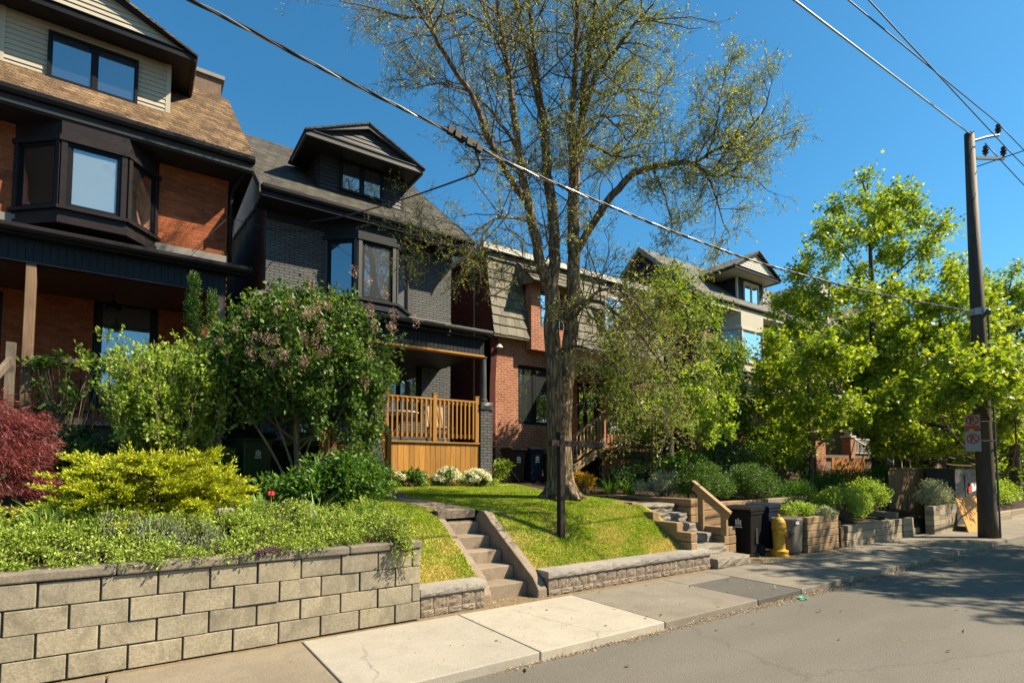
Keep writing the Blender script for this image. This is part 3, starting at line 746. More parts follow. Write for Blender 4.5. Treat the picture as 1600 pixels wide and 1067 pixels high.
b = MB(); b.prism([(21.42, 5.90, .93), (21.72, 5.90, .93), (21.72, 5.90, 1.16), (21.62, 5.90, 1.31), (21.55, 5.90, 1.18), (21.42, 5.90, 1.10)], (0, .01, 0)); b.build('red_mark', rd, t)
b = MB(); r = random.Random(5)
for i in range(16): x = 17.9 + i * .21; b.box(x, x + .2, 6.75 + r.uniform(0, .01), 6.78, .2, 1.68)
b.box(17.9, 21.3, 6.72, 6.81, 1.68, 1.72)
tag(b.build('board_fence', wood('fence_ochre', (.125, .075, .022), (.19, .12, .04), axis='Z', isl=.25)), 'ochre vertical board fence behind the silver bush', 'fence')
b = MB(); r = random.Random(6)
for i in range(14): x = 22.0 + i * .2; b.box(x, x + .195, 10.2, 10.23, 1.0, 2.12)
tag(b.build('board_fence', wood('fence_orange', (.36, .13, .03), (.48, .20, .05), axis='Z', isl=.1)), 'orange brown board panel below the brick porch pier', 'fence')

# ---------------------------------------------------------------- utility pole
pm = wood('pole_wood', (.055, .038, .026), (.115, .085, .06), axis='Z', isl=.05, bump=.5)
t = thing('utility_pole', 'tall dark wooden utility pole at the kerb with insulators', 'utility pole', (17.4, 4.45, 0))
b = MB(); b.tube([(17.43, 4.45, -.1), (17.41, 4.45, .5), (17.4, 4.45, 5.0), (17.38, 4.45, 10.3)], [.21, .19, .155, .105], 20, wob=.03); b.build('pole', pm, t, smooth=True)
mt = plain('pole_metal', (.10, .10, .105), .5, .2, 9, metal=.4)
b = MB(); b.tube([(17.5, 4.4, 10.12), (17.9, 4.25, 10.28), (18.35, 4.1, 10.42)], .035, 8); b.bar((17.5, 4.38, 9.66), (18.75, 4.1, 9.92), .05, .07); b.build('bracket', mt, t)
im = plain('insulator_brown', (.05, .032, .028), .3, .2)
for p in ((18.35, 4.1, 10.45), (18.72, 4.1, 9.97), (17.95, 4.28, 9.82)):
    b = MB(); b.lathe(p, [(.025, 0), (.025, .05), (.065, .06), (.065, .08), (.03, .10), (.072, .13), (.072, .155), (.035, .18), (.052, .21), (.052, .25), (.02, .28)], 12); b.build('insulator', im, t)
b = MB(); b.tube([(17.4, 4.45, 5.55), (17.4, 4.45, 5.72)], .192, 20); b.build('band', plain('band_steel', (.42, .41, .4), .4, .1, metal=.6), t)
b = MB(); b.lathe((17.3, 4.22, 5.5), [(.03, 0), (.06, .03), (.06, .12), (.03, .16)], 10); b.build('cable_clamp', mt, t)
b = MB(); b.tube([(17.5, 4.24, .0), (17.48, 4.25, 3.0), (17.46, 4.27, 5.5)], .022, 6); b.build('ground_wire_guard', mt, t)

# parking signs on the pole
wm = plain('sign_white', (.42, .41, .39), .45, .08); bk = plain('sign_black', (.02, .02, .02), .5)
def ring(b, c, r0, r1, y, n=24, dx=1.0):
    for k in range(n):
        a0, a1 = 2 * math.pi * k / n, 2 * math.pi * (k + 1) / n
        b.prism([(c[0] + r0 * math.cos(a0) , y, c[1] + r0 * math.sin(a0)), (c[0] + r1 * math.cos(a0), y, c[1] + r1 * math.sin(a0)), (c[0] + r1 * math.cos(a1), y, c[1] + r1 * math.sin(a1)), (c[0] + r0 * math.cos(a1), y, c[1] + r0 * math.sin(a1))], (0, .004, 0))
def parking_sign(label, z0, hgt, red_band):
    t = thing('parking_sign', label, 'sign', (16.80, 4.50, z0), 'parking signs on the utility pole')
    b = MB(); b.box(-.15, .15, 0, .006, 0, hgt); p = b.build('plate', wm, t)
    b2 = MB(); zc = hgt * .62; ring(b2, (0, zc), .095, .125, -.006)
    b2.prism([(-.085, -.006, zc + .06), (-.065, -.006, zc + .08), (.085, -.006, zc - .06), (.065, -.006, zc - .08)], (0, .003, 0))
    if red_band: b2.box(-.14, .14, -.006, -.002, .01, hgt * .24)
    q = b2.build('prohibition_ring', rd, t)
    b3 = MB(); b3.box(-.045, -.02, -.0045, -.001, zc - .075, zc + .075)
    for k in range(8):
        a0, a1 = math.radians(-90 + k * 22.5), math.radians(-90 + (k + 1) * 22.5)
        b3.prism([(-.02 + .025 * math.cos(a0), -.0045, zc + .032 + .022 * math.sin(a0)), (-.02 + .055 * math.cos(a0), -.0045, zc + .032 + .043 * math.sin(a0)), (-.02 + .055 * math.cos(a1), -.0045, zc + .032 + .043 * math.sin(a1)), (-.02 + .025 * math.cos(a1), -.0045, zc + .032 + .022 * math.sin(a1))], (0, .0035, 0))
    b3.build('letter', bk, t)
    b4 = MB(); b4.tube([(.12, .012, hgt * .5), (.45, .06, hgt * .5)], .012, 6); b4.build('bracket', mt, t)
    
    for o in t.children: o.matrix_parent_inverse = Matrix.Identity(4)
    t.rotation_euler = (0, 0, math.radians(-68))
    return t
parking_sign('upper parking sign with a red band on the utility pole', 2.66, .36, True)
parking_sign('lower white no parking sign on the utility pole', 2.12, .50, False)
# ---------------------------------------------------------------- house materials
H = {}
H['brick_orange'] = brick('brick_orange', (.50, .135, .046), (.34, .082, .030), (.24, .105, .055), mw=.009, dirt=.4)
H['brick_brown'] = brick('brick_brown', (.26, .125, .062), (.20, .09, .045), (.17, .11, .07), mw=.009, dirt=.4, spec=.03)
H['brick_grey'] = brick('brick_grey', (.155, .156, .155), (.115, .117, .118), (.035, .035, .037), mw=.010, bh=.062, dirt=.2, bump=.8, rough=.6)
H['brick_red'] = brick('brick_red', (.52, .17, .082), (.39, .115, .058), (.56, .38, .26), mw=.012, dirt=.3)
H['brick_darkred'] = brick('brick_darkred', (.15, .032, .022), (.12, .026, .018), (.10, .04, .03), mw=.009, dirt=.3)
H['brick_tan'] = brick('brick_tan', (.30, .20, .13), (.22, .14, .09), (.25, .2, .15), mw=.011, dirt=.3)
H['shingle_brown'] = brick('shingle_brown', (.31, .195, .105), (.145, .088, .047), (.04, .026, .018), bw=.22, bh=.115, mw=.016, zk=1.29, var=.6, offset=.37, dirt=.5, smooth=.6, mscale=.7)
H['shingle_grey'] = brick('shingle_grey', (.145, .13, .105), (.065, .058, .05), (.018, .017, .015), bw=.26, bh=.125, mw=.016, zk=1.58, var=.6, offset=.41, dirt=.4, smooth=.6, mscale=.7)
H['shingle_ash'] = brick('shingle_ash', (.26, .24, .21), (.17, .155, .14), (.06, .055, .05), bw=.26, bh=.12, mw=.013, zk=1.5, var=.35, offset=.41, dirt=.3, smooth=.6, mscale=.7)
H['shake'] = wood('shake', (.13, .11, .07), (.235, .205, .14), axis='Z', isl=.4, scale=2.0, bump=.5, knots=False)
H['scale_dark'] = brick('scale_dark', (.075, .05, .045), (.05, .034, .03), (.02, .015, .014), bw=.14, bh=.14, mw=.012, var=.3)
H['sid_beige'] = plain('sid_beige', (.50, .445, .335), .55, .06, 2)
H['sid_dark'] = plain('sid_dark', (.036, .035, .036), .55, .12, 2)
H['sid_blue'] = plain('sid_blue', (.95, .97, 1.0), .3, .08, 2, metal=.6)
H['sid_cream'] = plain('sid_cream', (.62, .56, .45), .55, .08, 2)
H['trim_black'] = plain('trim_black', (.008, .0075, .009), .5, .25, 3, .05, spec=.2)
H['trim_brown'] = plain('trim_brown', (.022, .016, .017), .55, .25, 3, .08, spec=.2)
H['trim_navy'] = plain('trim_navy', (.016, .019, .025), .55, .2, 3, .05, spec=.2)
H['trim_char'] = plain('trim_char', (.062, .060, .060), .5, .2, 3, .05)
H['trim_white'] = plain('trim_white', (.66, .63, .57), .5, .08, 4)
H['trim_grey'] = plain('trim_grey', (.26, .235, .20), .6, .15, 5, .1)
H['soffit_dark'] = plain('soffit_dark', (.016, .014, .013), .6, .15, 3)
H['porch_ceiling'] = wood('porch_ceiling', (.075, .03, .014), (.11, .048, .022), axis='X', isl=.2, knots=False)
H['inside'] = plain('inside', (.012, .011, .010), .8, .2, 2)
H['blind'] = plain('blind', (.62, .62, .60), .7, .03, 2)
H['curtain'] = plain('curtain', (.10, .15, .10), .8, .3, 3, stretch=(8, 1, .4))
H['g_dark'] = glass('g_dark', (.012, .014, .016), .10)
H['g_sky'] = glass('g_sky', (.012, .016, .02), .26)
H['g_room'] = glass('g_room', (.014, .02, .016), .03)
H['g_pale'] = glass('g_pale', (.11, .10, .085), .16)
H['g_clear'] = clear_glass('g_clear', .16)
H['firewall'] = plain('firewall', (.20, .125, .085), .85, .35, 5, .4)

def wall_open(b, x0, x1, z0, z1, yf, yb, ops):
    """street-facing wall with openings (x0, x1, z0, z1)"""
    xs = sorted({x0, x1, *[v for o in ops for v in o[:2]]}); zs = sorted({z0, z1, *[v for o in ops for v in o[2:]]})
    for i in range(len(xs) - 1):
        for k in range(len(zs) - 1):
            cx, cz = (xs[i] + xs[i + 1]) / 2, (zs[k] + zs[k + 1]) / 2
            if any(o[0] < cx < o[1] and o[2] < cz < o[3] for o in ops): continue
            for y in (yf, yb): b.poly((xs[i], y, zs[k]), (xs[i + 1], y, zs[k]), (xs[i + 1], y, zs[k + 1]), (xs[i], y, zs[k + 1]))
    for o in ops:
        a0, a1, c0, c1 = o
        b.poly((a0, yf, c0), (a0, yb, c0), (a0, yb, c1), (a0, yf, c1)); b.poly((a1, yf, c0), (a1, yb, c0), (a1, yb, c1), (a1, yf, c1))
        b.poly((a0, yf, c0), (a1, yf, c0), (a1, yb, c0), (a0, yb, c0)); b.poly((a0, yf, c1), (a1, yf, c1), (a1, yb, c1), (a0, yb, c1))
    b.poly((x0, yf, z0), (x0, yb, z0), (x0, yb, z1), (x0, yf, z1)); b.poly((x1, yf, z0), (x1, yb, z0), (x1, yb, z1), (x1, yf, z1))

class Pl:
    """vertical plane from plan point p to q; u runs p to q, n points to the street side"""
    def __init__(s, p, q):
        s.p = np.array([p[0], p[1], 0.0]); d = np.array([q[0] - p[0], q[1] - p[1], 0.0]); s.L = np.linalg.norm(d); s.u = d / s.L
        s.n = np.array([s.u[1], -s.u[0], 0.0])
    def box(s, b, u0, u1, n0, n1, z0, z1): b.obox(s.p + s.u * u0 + s.n * n0 + np.array([0, 0, z0]), s.u * (u1 - u0), s.n * (n1 - n0), (0, 0, z1 - z0))
    def at(s, u, n, z): return s.p + s.u * u + s.n * n + np.array([0, 0, z])

def window(parent, p, q, z0, z1, fmat, gmat, fw=.055, dep=.05, panes=1, off=0.0, sash=.035, sill=None, blind=None, name='window', mull=.05, hbar=None):
    pl = Pl(p, q); L = pl.L; b = MB()
    pl.box(b, 0, L, off - .02, off + dep, z1 - fw, z1); pl.box(b, 0, L, off - .02, off + dep, z0, z0 + fw)
    pl.box(b, 0, fw, off - .02, off + dep, z0 + fw, z1 - fw); pl.box(b, L - fw, L, off - .02, off + dep, z0 + fw, z1 - fw)
    iw = L - 2 * fw; pw = (iw - mull * (panes - 1)) / panes
    for k in range(1, panes):
        u = fw + k * pw + (k - 1) * mull; pl.box(b, u, u + mull, off - .02, off + dep - .004, z0 + fw, z1 - fw)
    spans = [(fw + k * (pw + mull), fw + k * (pw + mull) + pw) for k in range(panes)]
    for a, c in spans:
        d1 = off + dep - .016
        pl.box(b, a, a + sash, off - .02, d1, z0 + fw, z1 - fw); pl.box(b, c - sash, c, off - .02, d1, z0 + fw, z1 - fw)
        pl.box(b, a + sash, c - sash, off - .02, d1, z1 - fw - sash, z1 - fw); pl.box(b, a + sash, c - sash, off - .02, d1, z0 + fw, z0 + fw + sash)
        if hbar: pl.box(b, a + sash, c - sash, off - .02, d1 + .004, hbar - .025, hbar + .025)
    w = b.build(name, H[fmat], parent)
    for a, c in spans:
        b = MB(); pl.box(b, a + sash, c - sash, off + .004, off + .010, z0 + fw + sash, z1 - fw - sash); b.build('pane', H[gmat], w)
    if blind:
        b = MB()
        for a, c in spans: pl.box(b, a + sash, c - sash, off - .012, off - .006, z0 + fw + sash, z1 - fw - sash)
        b.build('blind', H[blind], w)
    if sill:
        b = MB(); pl.box(b, -.06, L + .06, off - .02, off + .09, z0 - .07, z0 - .002); b.build('sill', H[sill], w)
    return w

def lap(b, p, q, z0, z1, step=.105, lip=.022, span=None):
    """horizontal lap siding; span(z) gives (u0, u1) for cut shapes"""
    pl = Pl(p, q); z = z0
    while z < z1 - .005:
        zt = min(z + step, z1)
        a0, a1 = span(z) if span else (0, pl.L); c0, c1 = span(zt) if span else (0, pl.L)
        if a1 - a0 > .02:
            b.poly(pl.at(a0, lip, z), pl.at(a1, lip, z), pl.at(c1, .001, zt), pl.at(c0, .001, zt))
            b.poly(pl.at(a0, 0, z), pl.at(a1, 0, z), pl.at(a1, lip, z), pl.at(a0, lip, z))
        z = zt

def gutter(parent, x0, x1, y, z, mat, h=.13, d=.13):
    b = MB(); b.prism([(x0, y, z), (x0, y, z - h * .55), (x0, y + d * .35, z - h), (x0, y + d, z - h), (x0, y + d, z)], (x1 - x0, 0, 0))
    return b.build('gutter', H[mat], parent, bevel=.008)

def grooved(b, x0, x1, y, z0, z1, step=.105, n=-1):
    x = x0; i = 0
    while x < x1 - .01:
        xe = min(x + step, x1); b.box(x, xe - .012, y, y + .03, z0, z1); x = xe
    b.box(x0, x1, y + .012, y + .05, z0 + .01, z1 - .01)

def dormer(h, x0, x1, yw, z0, z1, px0, px1, yp, zp, zap, ridge_y, eave_y, sid, trim, roofm, win, gm, cheek=None, panes=2, wtrim=None, roof_fn=None, soffit='soffit_dark', rake_h=.14):
    """front dormer with a projecting pediment gable"""
    b = MB(); lap(b, (x0, yw), (x1, yw), z0 - .1, z1); 
    lap(b, (x0, ridge_y), (x0, yw), z0 - .3, z1); lap(b, (x1, yw), (x1, ridge_y), z0 - .3, z1)
    b.box(x0 + .02, x1 - .02, yw + .01, ridge_y, z0 - .3, z1)
    d = b.build('dormer', H[sid], h)
    cw = .07
    for x in (x0, x1): b = MB(); b.box(x - cw / 2 - .01, x + cw / 2 + .01, yw - .022, yw + .06, z0 - .1, z1); b.build('corner_trim', H[wtrim or sid], d)
    xc = (px0 + px1) / 2
    # pediment siding
    b = MB(); half = (px1 - px0) / 2; sp = lambda z: (half * (z - zp) / (zap - zp) * 1.0, 2 * half - half * (z - zp) / (zap - zp))
    lap(b, (px0, yp + .10), (px1, yp + .10), zp + .02, zap - .02, span=sp)
    b.build('pediment_siding', H[sid], d)
    # soffit box under the pediment and its fascia
    b = MB(); b.box(px0, px1, yp + .02, ridge_y - .05, zp - .05, zp - .012)
    b.build('soffit', H[soffit], d)
    b = MB(); b.box(px0 - .02, px1 + .02, yp, yp + .06, zp - .10, zp + .03); b.prism([(px0 - .02, yp - .03, zp + .032), (px1 + .02, yp - .03, zp + .032), (px1 + .02, yp + .11, zp + .09), (px0 - .02, yp + .11, zp + .09)], (0, 0, .012))
    b.box(px0 - .03, px0 + .03, yp + .065, ridge_y - .3, zp - .10, zp + .03); b.box(px1 - .03, px1 + .03, yp + .065, ridge_y - .3, zp - .10, zp + .03)
    # raking boards
    sl = np.array([half, 0, zap - zp]); sl = sl / np.linalg.norm(sl)
    for s, px in ((1, px0), (-1, px1)):
        e0 = np.array([px - s * .02, yp - .02, zp + .03]); e1 = np.array([xc, yp - .02, zap + .03]); dn = np.array([s * sl[2] * 0, 0, -rake_h])
        b.prism([e0, e1, e1 + dn, e0 + dn * .35], (0, .07, 0))
    b.build('fascia', H[trim], d)
    b = MB(); th = .04
    for s, px in ((1, px0 - .06), (-1, px1 + .06)):
        zlo = zp - .0 + .02
        A = (px, yp - .06, zlo); Bq = (xc, yp - .06, zap + .05); Cq = (xc, ridge_y + 1.2, zap + .05); D = (px, ridge_y, zlo)
        pts = [A, Bq, Cq, D]; b.slab(pts if s > 0 else pts[::-1], -th if s > 0 else -th)
    b.build('roof', H[roofm], d)
    wx0, wx1, wz0, wz1 = win
    window(h, (wx0, yw), (wx1, yw), wz0, wz1, wtrim or trim, gm, fw=.05, dep=.05, panes=panes, off=.022, sash=.026, mull=.075)
    return d

def bay(h, A, B, C, D, z0, z1, zs, zh, trim, face, panes, post='trim_black', blind=None, sash='trim_black', winmats=None):
    """three-sided bay: A..D plan points, z0 base, zs sill, zh head, z1 top"""
    b = MB()
    base = [(*A, z0), (*B, z0), (*C, z0), (*D, z0)]; b.prism([(p[0], p[1], zs) for p in (A, D, C, B)][::-1], (0, 0, z0 - zs))
    bw = b.build('bay_window', H[face], h)
    b = MB(); b.prism([(*p, zh) for p in (A, B, C, D)], (0, 0, z1 - zh)); b.build('bay_head', H[face], bw)
    for nm, ov, n1, za, zb in (('sill', .03, .07, zs - .05, zs + .015), ('head_trim', .02, .045, zh - .02, zh + .08), ('base_trim', .02, .03, z0 - .02, z0 + .1)):
        for p, q in ((A, B), (B, C), (C, D)):
            b = MB(); pl = Pl(p, q); pl.box(b, -ov, pl.L + ov, .0, n1, za, zb); b.build(nm, H[trim], bw)
    for p, q in ((A, B), (B, C), (C, D)):
        pl = Pl(p, q); w = .10
        b = MB(); pl.box(b, .01, w, -.09, .022, zs + .016, zh - .021); b.build('corner_post', H[post], bw)
        b = MB(); pl.box(b, pl.L - w, pl.L - .01, -.09, .021, zs + .016, zh - .021); b.build('corner_post', H[post], bw)
    wm = winmats or [panes] * 3
    for k, (p, q) in enumerate(((A, B), (B, C), (C, D))):
        pl = Pl(p, q); a = pl.at(.10, 0, 0); c = pl.at(pl.L - .10, 0, 0)
        window(h, a[:2], c[:2], zs + .016, zh - .021, sash, wm[k][0], fw=.05, dep=.03, off=-.045, sash=.035, blind=wm[k][1])
    b = MB(); inn = [np.array([*p, 0.0]) for p in (A, B, C, D)]; cen = sum(inn) / 4
    q = [cen + (p - cen) * .86 + np.array([0, .08, zs]) for p in inn]; b.prism(q, (0, 0, zh - zs - .002)); b.build('room', H['inside'], bw)
    return bw

# ================================================================ orange brick house
h = thing('brick_house', 'orange brick house with beige dormer, brown shingles and dark bay window', 'house', (-1.5, 14, 1.3), 'brick houses along the street')
b = MB(); wall_open(b, -6, 1.6, .8, 8.44, 14, 14.3, [(-.80, .32, 2.95, 5.42), (-3.1, -2.18, 2.6, 5.1), (-2.05, .15, 6.7, 8.0)])
b.box(1.3, 1.6, 14.305, 25, .8, 8.44); b.box(-6, -5.7, 14.305, 25, .8, 8.44); b.box(-6, 1.6, 25.002, 25.3, .8, 8.44); b.box(-5.69, 1.29, 14.8, 15.0, .8, 8.4)
b.build('wall', H['brick_orange'], h)
# quoin-like toothed corner
b = MB()
for i in range(28): b.box(1.52, 1.615, 13.985, 14.3, 2.6 + i * .15, 2.6 + i * .15 + .066)
b.build('corner_bricks', H['brick_orange'], h)
b = MB(); b.box(-6.2, 2.02, 13.3, 14.0, 8.42, 8.46); b.box(-6.2, 2.03, 13.27, 13.33, 8.461, 8.71); b.box(1.62, 2.02, 14.001, 16.1, 8.42, 8.46); b.box(1.97, 2.03, 13.34, 16.1, 8.461, 8.71)
b.build('soffit', H['soffit_dark'], h)
gutter(h, -6.2, 2.04, 13.17, 8.77, 'trim_black', .15, .1)
b = MB(); b.slab([(-6.2, 13.24, 8.75), (2.04, 13.24, 8.75), (1.70, 15.4, 11.25), (-6.0, 15.4, 11.25)], -.06)
b.slab([(2.04, 13.24, 8.75), (2.04, 16.1, 8.75), (1.70, 16.1, 11.25), (1.70, 15.4, 11.25)], -.06); b.box(-6, 1.70, 15.4, 16.1, 11.19, 11.26); b.box(-6, 1.62, 16.05, 16.1, 8.5, 11.18); b.box(-6, 1.65, 16.11, 25.3, 8.45, 8.52)
rf = b.build('roof', H['shingle_brown'], h)
b = MB(); b.box(.75, 1.55, 15.6, 16.3, 11.265, 11.82); b.build('chimney', H['firewall'], rf)
b = MB(); b.box(.68, 1.62, 15.53, 16.37, 11.82, 11.92); b.build('coping', H['trim_grey'], rf)
dormer(h, -2.39, .355, 14.0, 9.47, 10.71, -2.87, .81, 13.45, 10.76, 11.63, 15.3, 13.4, 'sid_beige', 'trim_black', 'shingle_brown', (-1.70, -.20, 9.53, 10.53), 'g_sky', wtrim=None)
for o in h.children:
    if o.name.startswith('dormer'):
        for c_ in o.children:
            if c_.name.startswith('soffit'): c_.data.materials[0] = H['trim_brown']
bay(h, (-2.12, 14), (-1.36, 13.3), (-.30, 13.3), (.24, 14), 6.42, 8.42, 6.72, 8.04, 'trim_brown', 'trim_brown', None, post='trim_brown', winmats=[('g_pale', None), ('g_clear', 'blind'), ('g_pale', None)])
# porch
b = MB(); b.slab([(-6, 11.62, 5.60), (1.76, 11.62, 5.60), (1.66, 14, 6.44), (-6, 14, 6.44)], -.05); b.build('porch_roof', H['shingle_grey'], h)
gutter(h, -6, 1.78, 11.52, 5.64, 'trim_brown', .12, .1)
b = MB(); b.box(-6, 1.62, 13.95, 14.0 - .002, 6.44, 6.62); b.build('flashing', H['trim_grey'], h)
b = MB(); grooved(b, -6, 1.36, 11.82, 5.14, 5.50); b.box(1.30, 1.36, 11.87, 14, 5.14, 5.5); b.box(-6, 1.7, 11.63, 11.82, 5.49, 5.53); b.box(-6, 1.38, 11.80, 11.96, 5.10, 5.139)
b.build('porch_frieze', H['trim_navy'], h)
b = MB(); b.box(-6, 1.30, 11.965, 13.99, 5.16, 5.2); b.build('porch_ceiling', H['porch_ceiling'], h)
for x, w, mt_ in ((-1.52, .135, 'porch_post'), (1.29, .13, 'grey_post')):
    b = MB(); b.box(x - w / 2, x + w / 2, 11.83, 11.83 + w, 2.5 if x < 0 else 1.0, 5.098); b.build('porch_post', M[mt_], h, bevel=.008)
b = MB(); b.box(-6, 1.35, 11.75, 13.99, 2.44, 2.56); b.box(-6, 1.33, 11.85, 11.95, 1.0, 2.43); b.build('porch_floor', plain('porch_floor', (.10, .07, .055), .8, .3), h)
b = MB(); b.box(-1.42, 1.22, 11.87, 11.97, 3.50, 3.58); b.build('porch_rail', M['grey_post'], h)
b = MB(); b.box(-1.42, 1.22, 11.895, 11.945, 2.66, 2.70)
for i in range(20): x = -1.36 + i * .135; b.box(x - .009, x + .009, 11.91, 11.93, 2.56, 3.5)
b.build('porch_railing', H['trim_black'], h)
b = MB(); b.box(-1.73, -1.62, 11.5, 11.61, 1.5, 3.70); b.bar((-1.67, 11.5, 3.42), (-1.9, 10.2, 2.45), .06, .1); b.box(-1.95, -1.85, 10.1, 10.2, 1.3, 2.62); b.build('stair_rail', M['grey_post'], h)
b = MB()
for i in range(6): b.box(-3.2, -1.75, 10.2 + i * .25, 11.75, 1.0, 1.25 + i * .2)
b.build('porch_stairs', M['grey_post'], h)
window(h, (-.80, 14.0), (.32, 14.0), 2.95, 5.42, 'trim_black', 'g_sky', fw=.1, dep=.03, off=-.10, panes=1, sash=.05)
b = MB()
for k in range(9):
    a = math.pi * k / 8; pass
b.prism([(-.84, 13.97, 5.30)] + [(-.24 + .60 * -math.cos(math.pi * k / 10), 13.97, 5.32 + .16 * math.sin(math.pi * k / 10)) for k in range(11)] + [(.36, 13.97, 5.30)], (0, .025, 0)); b.build('window_arch', H['trim_black'], h)
window(h, (-3.1, 14.0), (-2.18, 14.0), 2.6, 5.1, 'trim_black', 'g_dark', fw=.12, dep=.03, off=-.1, name='door', sash=.12)
b = MB(); b.tube([(-.45, 13.1, 5.16), (-.45, 13.1, 4.98)], .012, 6); b.lathe((-.45, 13.1, 4.80), [(.15, .0), (.13, .06), (.05, .16), (.03, .19)], 16); b.build('porch_lamp', H['trim_black'], h)
b = MB(); b.tube([(1.88, 13.28, 8.62), (1.86, 13.4, 8.42), (1.69, 13.9, 8.2), (1.66, 13.95, 8.0), (1.66, 13.95, 6.5)], .045, 10); b.build('downspout', H['trim_black'], h, smooth=True)

# ================================================================ dark grey brick house
h = thing('brick_house', 'dark grey painted brick house with black dormer and cedar porch', 'house', (5, 14, 1.3), 'brick houses along the street')
ops = [(5.25, 6.58, 3.0, 4.86), (3.0, 3.95, 2.35, 4.75), (3.9, 6.1, 6.2, 7.6)]
b = MB(); wall_open(b, 2.45, 7.5, .8, 8.0, 14, 14.3, ops); b.box(2.9, 7.0, 14.6, 14.8, .8, 8); b.build('wall', H['brick_grey'], h)
b = MB(); b.prism([(2.45, 14.305, .8), (2.45, 14.305, 8.4), (2.45, 20, 9.26), (2.45, 25, 9.26), (2.45, 25, .8)], (.3, 0, 0)); b.build('side_wall', H['brick_brown'], h)
b = MB()
z = 8.03
def rz(y): return 8.3 + .83 * (min(y, 2 * 17.5 - y) - 13.4)
while z < 11.6:
    zt = z + .11; y0 = 13.4 + (zt - 8.3) / .83 + .12; y0 = max(y0, 14.31); y1 = 2 * 17.5 - 13.4 - (zt - 8.3) / .83
    y1 = min(y1, 14.305 + max(0, z - 8.40) / .151) if z < 9.26 else y1
    if y1 > y0: b.poly((2.41, y0, z), (2.41, y1, z), (2.446, y1, zt), (2.446, y0, zt)); b.poly((2.41, y0, z), (2.41, y1, z), (2.446, y1, z), (2.446, y0, z))
    z = zt
b.build('gable_siding', H['sid_blue'], h)
b = MB(); b.prism([(7.2, 14.305, .8), (7.2, 14.305, 8.6), (7.2, 17.5, 11.5), (7.2, 21, 8.6), (7.2, 25, 8.6), (7.2, 25, .8)], (.3, 0, 0)); b.box(2.76, 7.19, 24.7, 25, .8, 8.6); b.build('side_wall', H['brick_grey'], h)
b = MB(); b.box(2.43, 7.52, 13.96, 13.998, 7.76, 7.965); b.box(2.2, 7.78, 13.3, 13.99, 7.97, 8.01); b.box(2.2, 7.78, 13.26, 13.298, 7.97, 8.17); b.build('soffit', H['trim_navy'], h)
gutter(h, 2.2, 7.80, 13.16, 8.23, 'trim_black', .14, .1)
b = MB(); b.slab([(2.16, 13.22, 8.20), (7.84, 13.22, 8.20), (7.84, 17.5, 11.70), (2.16, 17.5, 11.70)], -.06)
b.slab([(7.84, 21.78, 8.20), (2.16, 21.78, 8.20), (2.16, 17.5, 11.70), (7.84, 17.5, 11.70)], -.06)
rf = b.build('roof', H['shingle_grey'], h)
for x in (2.13, 7.84):
    b = MB()
    b.prism([(x, 13.20, 8.20), (x, 17.5, 11.71), (x, 17.5, 11.52), (x, 13.20, 8.0)], (.035, 0, 0)); b.prism([(x, 21.8, 8.20), (x, 17.5, 11.71), (x, 17.5, 11.52), (x, 21.8, 8.0)], (.035, 0, 0))
    b.build('rake_board', H['trim_char'], h)
dormer(h, 3.68, 6.03, 14.2, 9.02, 9.97, 3.22, 6.34, 13.5, 9.99, 10.70, 15.3, 13.4, 'sid_dark', 'trim_char', 'shingle_grey', (4.24, 5.43, 9.08, 9.93), 'g_sky', wtrim='trim_black')
bay(h, (3.82, 14), (4.50, 13.38), (5.53, 13.38), (6.16, 14), 5.80, 7.968, 6.02, 7.56, 'trim_navy', 'trim_navy', None, post='trim_char', winmats=[('g_sky', None), ('g_sky', None), ('g_sky', None)])
b = MB(); b.slab([(1.95, 11.42, 5.08), (7.26, 11.42, 5.08), (7.5, 14, 5.83), (2.2, 14, 5.83)], -.05); b.build('porch_roof', H['shingle_grey'], h)
gutter(h, 1.95, 7.28, 11.34, 5.13, 'trim_char', .10, .08)
b = MB(); b.box(2.2, 7.5, 13.96, 13.998, 5.83, 5.95); b.build('flashing', H['trim_grey'], h)
b = MB(); grooved(b, 2.3, 7.16, 11.58, 4.55, 4.93); b.box(7.10, 7.16, 11.63, 14, 4.55, 4.93); b.box(2.3, 7.2, 11.43, 11.58, 4.935, 4.97); b.build('porch_frieze', H['trim_navy'], h)
b = MB(); b.box(2.35, 7.16, 11.56, 11.75, 4.50, 4.545); b.build('porch_beam', M['cedar_x'], h)
b = MB(); b.box(2.35, 7.09, 11.76, 13.98, 4.56, 4.6); b.build('porch_ceiling', H['trim_brown'], h)
for x in (7.22, 4.42):
    b = MB(); b.lathe((x, 11.72, 3.38), [(.11, 0), (.11, .06), (.088, .08), (.085, .6), (.078, 1.1), (.095, 1.12), (.10, 1.16)], 20); b.build('porch_column', H['trim_char'], h, smooth=False)
    b = MB(); b.box(x - .17, x + .17, 11.55, 11.89, .9, 3.17); pr_ = b.build('pier', H['brick_grey'], h)
    b = MB(); rock_block(b, x - .20, x + .20, 11.50, 11.93, 3.175, 3.37, random.Random(int(x * 10)), .012, (4, 4, 2)); b.build('pier_cap', H['trim_char'], pr_)
